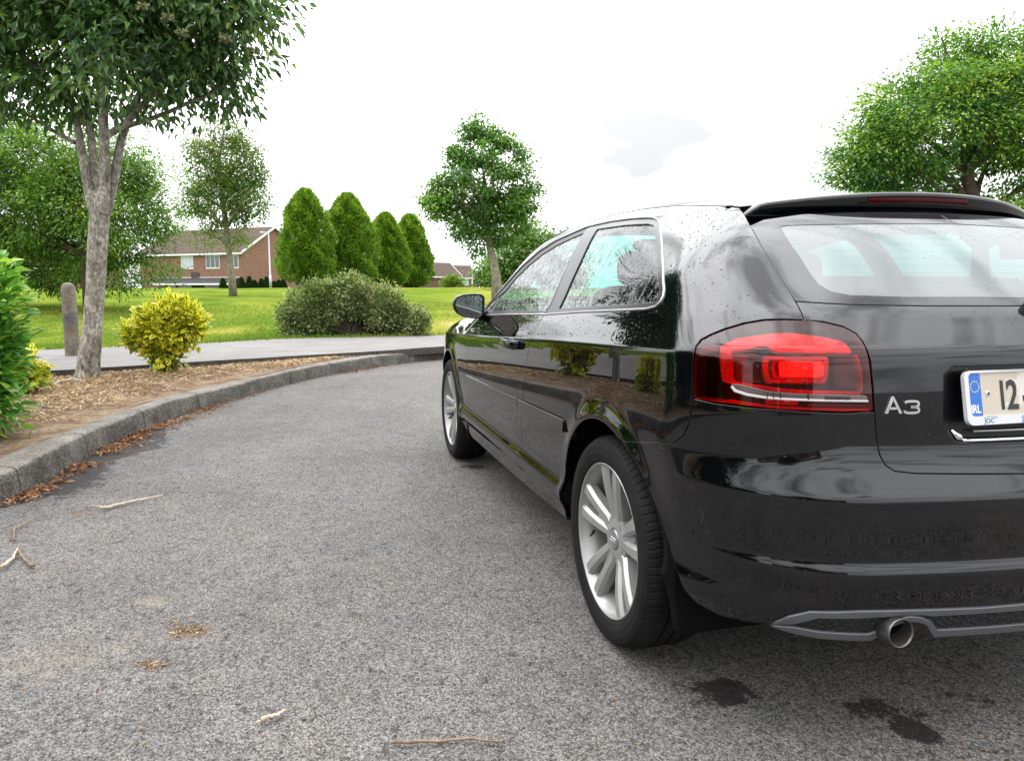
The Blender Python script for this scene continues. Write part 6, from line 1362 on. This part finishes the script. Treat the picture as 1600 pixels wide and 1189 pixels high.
# ---- houses
def brickmat(name, c1, c2, mortar, sc=1.):
    m, t, out = newmat(name); b = N(t, 'ShaderNodeBsdfPrincipled', inp={'Roughness': .9}); t.links.new(b.outputs[0], out.inputs[0])
    o = N(t, 'ShaderNodeTexCoord').outputs['Object']; sx_ = N(t, 'ShaderNodeSeparateXYZ'); t.links.new(o, sx_.inputs[0]); cb = N(t, 'ShaderNodeCombineXYZ'); t.links.new(math_(t, 'ADD', sx_.outputs['X'], sx_.outputs['Y']), cb.inputs[0]); t.links.new(sx_.outputs['Z'], cb.inputs[1])
    br = N(t, 'ShaderNodeTexBrick', inp={'Color1': (*c1, 1), 'Color2': (*c2, 1), 'Mortar': (*mortar, 1), 'Scale': sc, 'Brick Width': .225, 'Row Height': .075, 'Mortar Size': .008}); t.links.new(cb.outputs[0], br.inputs['Vector'])
    n_ = noise(t, o, 1.8, 6, .7); n5 = noise(t, cb.outputs[0], 5.5, 3, .6)
    c = mixc(t, .6, br.outputs['Color'], ramp(t, math_(t, 'ADD', math_(t, 'MULTIPLY', n_, .4), math_(t, 'MULTIPLY', n5, .6)), [(.35, (.45, .40, .38)), (.62, (1.15, 1.1, 1.1))]), 'MULTIPLY'); t.links.new(c, b.inputs['Base Color']); return m
BRICK = brickmat('red_brick', (.32, .155, .100), (.20, .098, .070), (.22, .18, .15)); BRICKB = brickmat('brown_brick', (.17, .10, .06), (.12, .07, .045), (.18, .15, .12))
m, t, out = newmat('brown_roof_tiles'); b = N(t, 'ShaderNodeBsdfPrincipled', inp={'Roughness': .95, 'Specular IOR Level': .1}); t.links.new(b.outputs[0], out.inputs[0])
o = N(t, 'ShaderNodeTexCoord').outputs['Object']; wv = N(t, 'ShaderNodeTexWave', wave_type='BANDS', bands_direction='Z', inp={'Scale': 1.15, 'Distortion': .0}); t.links.new(o, wv.inputs['Vector']); n1 = noise(t, o, 3.5, 5, .7)
c_ = ramp(t, n1, [(.3, (.075, .052, .044)), (.7, (.135, .098, .082))]); t.links.new(mixc(t, .7, c_, ramp(t, wv.outputs['Fac'], [(.1, (.45, .45, .45)), (.4, (1, 1, 1))]), 'MULTIPLY'), b.inputs['Base Color']); TILES = m
WHITE = principled('white_pvc', (.72, .73, .74), .4); PANE = principled('window_pane', (.05, .065, .07), .08, coat=1); CURT = principled('curtained_pane', (.42, .48, .50), .3, coat=.6); LEAD = principled('dark_porch_tiles', (.035, .032, .036), .7)
def house(label, org, rz, w, d, eave, ridge, wins, brick, porch=None, base_z=0., solar=False, group=None, name='brick_house', doors=()):
    """front along -x from the origin (right front corner), depth along +y; local frame turned by rz"""
    h = empty(name, (org[0], org[1], base_z), rz); tag(h, label, 'house', group)
    mb = MB(); V = [(-w, 0, -1), (0, 0, -1), (0, d, -1), (-w, d, -1), (-w, 0, eave), (0, 0, eave), (0, d, eave), (-w, d, eave), (0, d/2, ridge), (-w, d/2, ridge)]
    mb.add(V, [(0, 1, 5, 4), (1, 2, 6, 8, 5), (2, 3, 7, 6), (3, 0, 4, 9, 7)]); mb.build('wall', brick, h)
    r = MB(); e = .35; sl_ = (ridge-eave)/(d/2); zz = lambda y: eave+y*sl_
    for s_ in (0, 1):
        y0, y1 = (-e, d/2) if s_ == 0 else (d+e, d/2); za = zz(-e)+.12; zb_ = ridge+.12
        r.add([(-w-e, y0, za), (e, y0, za), (e, y1, zb_), (-w-e, y1, zb_), (-w-e, y0, za-.12), (e, y0, za-.12), (e, y1, zb_-.12), (-w-e, y1, zb_-.12)], [(0, 1, 2, 3), (4, 7, 6, 5), (0, 4, 5, 1), (1, 5, 6, 2), (3, 2, 6, 7), (0, 3, 7, 4)])
    rf = r.build('roof', TILES, h)
    fa = MB(); fa.box((-w-e, -e-.04, zz(-e)-.20), (e, -e, zz(-e)+.03)); fa.build('fascia', WHITE, rf)
    for sg in (0, 1):
        bb_ = MB(); y0 = -e if sg == 0 else d+e; za = zz(-e)-.10; y1 = d/2; zb_ = ridge-.10
        bb_.add([(e+.003, y0, za), (e+.003, y1, zb_), (e+.003, y1, zb_+.27), (e+.003, y0, za+.27), (e+.06, y0, za), (e+.06, y1, zb_), (e+.06, y1, zb_+.27), (e+.06, y0, za+.27)], [(0, 1, 2, 3), (7, 6, 5, 4), (0, 4, 5, 1), (2, 6, 7, 3), (0, 3, 7, 4), (1, 5, 6, 2)]); bb_.build('bargeboard', WHITE, rf)
    for (x, z, ww, hh, n_, curt) in wins:
        f = MB(); t_ = .07
        f.box((x-ww/2-.02, -.055, z-hh/2-.10), (x+ww/2+.02, .02, z-hh/2-.02)); 
        f.box((x-ww/2, -.04, z-hh/2), (x-ww/2+t_, .03, z+hh/2)); f.box((x+ww/2-t_, -.04, z-hh/2), (x+ww/2, .03, z+hh/2)); f.box((x-ww/2+t_, -.04, z-hh/2), (x+ww/2-t_, .03, z-hh/2+t_)); f.box((x-ww/2+t_, -.04, z+hh/2-t_), (x+ww/2-t_, .03, z+hh/2))
        for k in range(1, n_): xx = x-ww/2+ww*k/n_; f.box((xx-t_/2, -.038, z-hh/2+t_), (xx+t_/2, .03, z+hh/2-t_))
        fo = f.build('window', WHITE, h); p = MB(); p.box((x-ww/2+.01, -.01, z-hh/2+.01), (x+ww/2-.01, .012, z+hh/2-.01)); p.build('pane', CURT if curt else PANE, fo)
    for (x, ww, hh) in doors: q = MB(); q.box((x-ww/2, -.06, 0), (x+ww/2, .02, hh)); q.build('door', principled('dark_door', (.06, .03, .03), .5), h)
    if porch:
        x0, x1, z0, z1, dep = porch; q = MB(); q.add([(x0, 0.002, z1), (x1, 0.002, z1), (x1, -dep, z0), (x0, -dep, z0), (x0, 0.002, z1-.12), (x1, 0.002, z1-.12), (x1, -dep, z0-.12), (x0, -dep, z0-.12)], [(0, 3, 2, 1), (4, 5, 6, 7), (3, 7, 6, 2), (1, 2, 6, 5), (0, 4, 7, 3)]); po = q.build('porch_roof', LEAD, h)
        q = MB(); q.box((x0, -dep-.05, z0-.24), (x1, -dep-.003, z0-.02)); q.build('fascia', WHITE, po); q = MB(); q.box((x0, -.06, z1-.02), (x1, -.004, z1+.06)); q.build('flashing', WHITE, po)
    if solar: q = MB(); y0, y1 = d*.08, d*.42; q.add([(solar[0], y0, zz(y0)+.20), (solar[1], y0, zz(y0)+.20), (solar[1], y1, zz(y1)+.20), (solar[0], y1, zz(y1)+.20), (solar[0], y0, zz(y0)+.13), (solar[1], y0, zz(y0)+.13), (solar[1], y1, zz(y1)+.13), (solar[0], y1, zz(y1)+.13)], [(0, 1, 2, 3), (0, 4, 5, 1), (1, 5, 6, 2), (2, 6, 7, 3), (3, 7, 4, 0)]); q.build('solar_panel', principled('bright_solar_glass', (.35, .36, .38), .15, coat=1), rf)
    return h
RZ0 = math.atan2(RGT[1], RGT[0])      # local x runs to the right of the view
DH = 95.; s = DH/FPX; hc = at(380, 452, DH); hb = 1.0
zof = lambda y: at(400, y, DH)[2]-hb
wn = [(-((380-263)*s), zof(408), 27*s, 20*s, 3, True), (-((380-319)*s), zof(408), 29*s, 20*s, 3, False), (-((380-361)*s)+.2, zof(408), 19*s, 20*s, 2, False)]
gwin = [(-((380-x)*s), zof(448.5), ww*s, 9*s, k, True) for x, ww, k in [(255, 30, 3), (316, 34, 3), (228, 14, 1)]]
house('red brick house across the lawn with brown tiled roof, white bargeboard and long porch roof', hc, RZ0-math.radians(25), 18.5, 11.5, zof(392.5), zof(350.5), wn+gwin, BRICK, porch=(-15., -.55*1., zof(442.5), zof(433.5), 1.3), base_z=hb, doors=[(-(380-280)*s, 1.5, 2.1)])
DH2 = 135.; s2 = DH2/FPX; zo2 = lambda y: at(700, y, DH2)[2]-1.0
house('far terraced house with a pale solar panel on its brown roof', at(718, 450, DH2), RZ0+math.radians(32), 13., 9., zo2(431), zo2(410.5), [(-9.8, zo2(436), 1.6, 1.5, 1, False)], BRICKB, base_z=1., solar=(-9.3, -4.6))
house('farthest terraced house beyond the lamp post, brown roof and small windows', at(747, 450, DH2+22), RZ0+math.radians(32), 9., 9., (at(700, 433, DH2+22)[2]-1), (at(700, 415, DH2+22)[2]-1), [(-6.5, at(700, 439, DH2+22)[2]-1, 1.5, 1.7, 1, True), (-3., at(700, 439, DH2+22)[2]-1, 1.5, 1.7, 1, True)], BRICKB, base_z=1.)
house('house with grey roof glimpsed under the big tree beyond the low hedge', at(150, 450, 100.), RZ0+math.radians(6), 14., 9., 2.9, 5.2, [(-4, 1.5, 1.8, 1.2, 3, False), (-9, 1.5, 1.8, 1.2, 2, True)], BRICK, base_z=1.)
def lamp(px, ytop, D, arm, label):
    b_ = at(px, 450, D); b_[2] = 1.0; top = at(px, ytop, D)[2]-1.0; mb = MB(); mb.tube([(0, 0, -.1), (0, 0, 1.2), (0, 0, 1.21), (0, 0, top)], [.11, .11, .065, .05], 10)
    o = mb.build('lamp_post', principled('galvanised_post', (.42, .43, .45), .5, .5), None, loc=b_, smooth=True); tag(o, label, 'lamp post'); hd = MB(); a = RGT*arm
    hd.tube([(0, 0, top-.05), tuple(a*.45+[0, 0, top+.03]), tuple(a+[0, 0, top+.02])], [.035, .05, .07], 8); hd.build('lamp_head', principled('lamp_head_grey', (.5, .51, .52), .5), o, smooth=True)
lamp(423, 364, 66., -.75, 'tall grey lamp post standing before the gable of the brick house')
lamp(738, 410, 110., .8, 'distant lamp post in front of the far terraced houses')
# ---- what the bodywork mirrors: hedge and trees to the left, houses behind the camera
for k, (a_, b_, hgt_, rad_, lab) in enumerate([(-7.0, .0, 2.8, 1.6, 'dark bushy evergreen on the side lawn, nearest the kerb left of the camera'), (-5.9, 3.4, 2.9, 1.5, 'broad dark evergreen close behind the laurel, out of the left edge'), (-10.5, -6.0, 2.8, 2.1, 'wide dark evergreen on the side lawn behind the camera')]):
    bb = rel(a_, b_, .15)
    broad_tree('evergreen', lab, 'tree', bb, [bb-[0, 0, .1], bb+[.05, 0, .5], bb+[.1, .05, hgt_*.5]], 10., .12, [(bb[0], bb[1], bb[2]+hgt_*.55, rad_, .75), (bb[0]+rad_*.6, bb[1], bb[2]+hgt_*.4, rad_*.6), (bb[0]-rad_*.5, bb[1]+.5, bb[2]+hgt_*.4, rad_*.6), (bb[0], bb[1]-rad_*.5, bb[2]+hgt_*.35, rad_*.6)], 420, 24, .6, .22, .11, G_DK, BARKB, 200+k, nl=8)
for k, (a_, b_, rz, lab) in enumerate([(6., -24., math.radians(176), 'brown brick house behind the camera, mirrored in the tailgate'), (-9., -27., math.radians(170), 'second brown brick house behind the camera, farther left')]):
    o_ = rel(a_-12, b_); house(lab, o_, RZ0+rz, 12., 8., 5.0, 7.6, [(-3, 4, 1.8, 1.2, 2, True), (-9, 4, 1.8, 1.2, 2, True), (-3, 1.5, 2.0, 1.4, 2, False), (-9, 1.5, 2, 1.4, 2, False)], BRICKB, doors=[(-6, 1, 2.1)])

for k, (a_, b_, hgt_, rad_, lab) in enumerate([(-3.5, -15.0, 6.5, 2.6, 'tall dark broadleaf tree behind the camera on the left')]):
    bb = rel(a_, b_, 0.)
    broad_tree('rear_tree', lab, 'tree', bb, [bb-[0, 0, .1], bb+[.05, 0, 1.2], bb+[.1, .05, hgt_*.5]], 10., .18, [(bb[0], bb[1], bb[2]+hgt_*.62, rad_, .8), (bb[0]+rad_*.6, bb[1], bb[2]+hgt_*.5, rad_*.6), (bb[0]-rad_*.5, bb[1]+.5, bb[2]+hgt_*.5, rad_*.6)], 420, 26, .8, .26, .13, G_DK, BARKB, 240+k, nl=8)
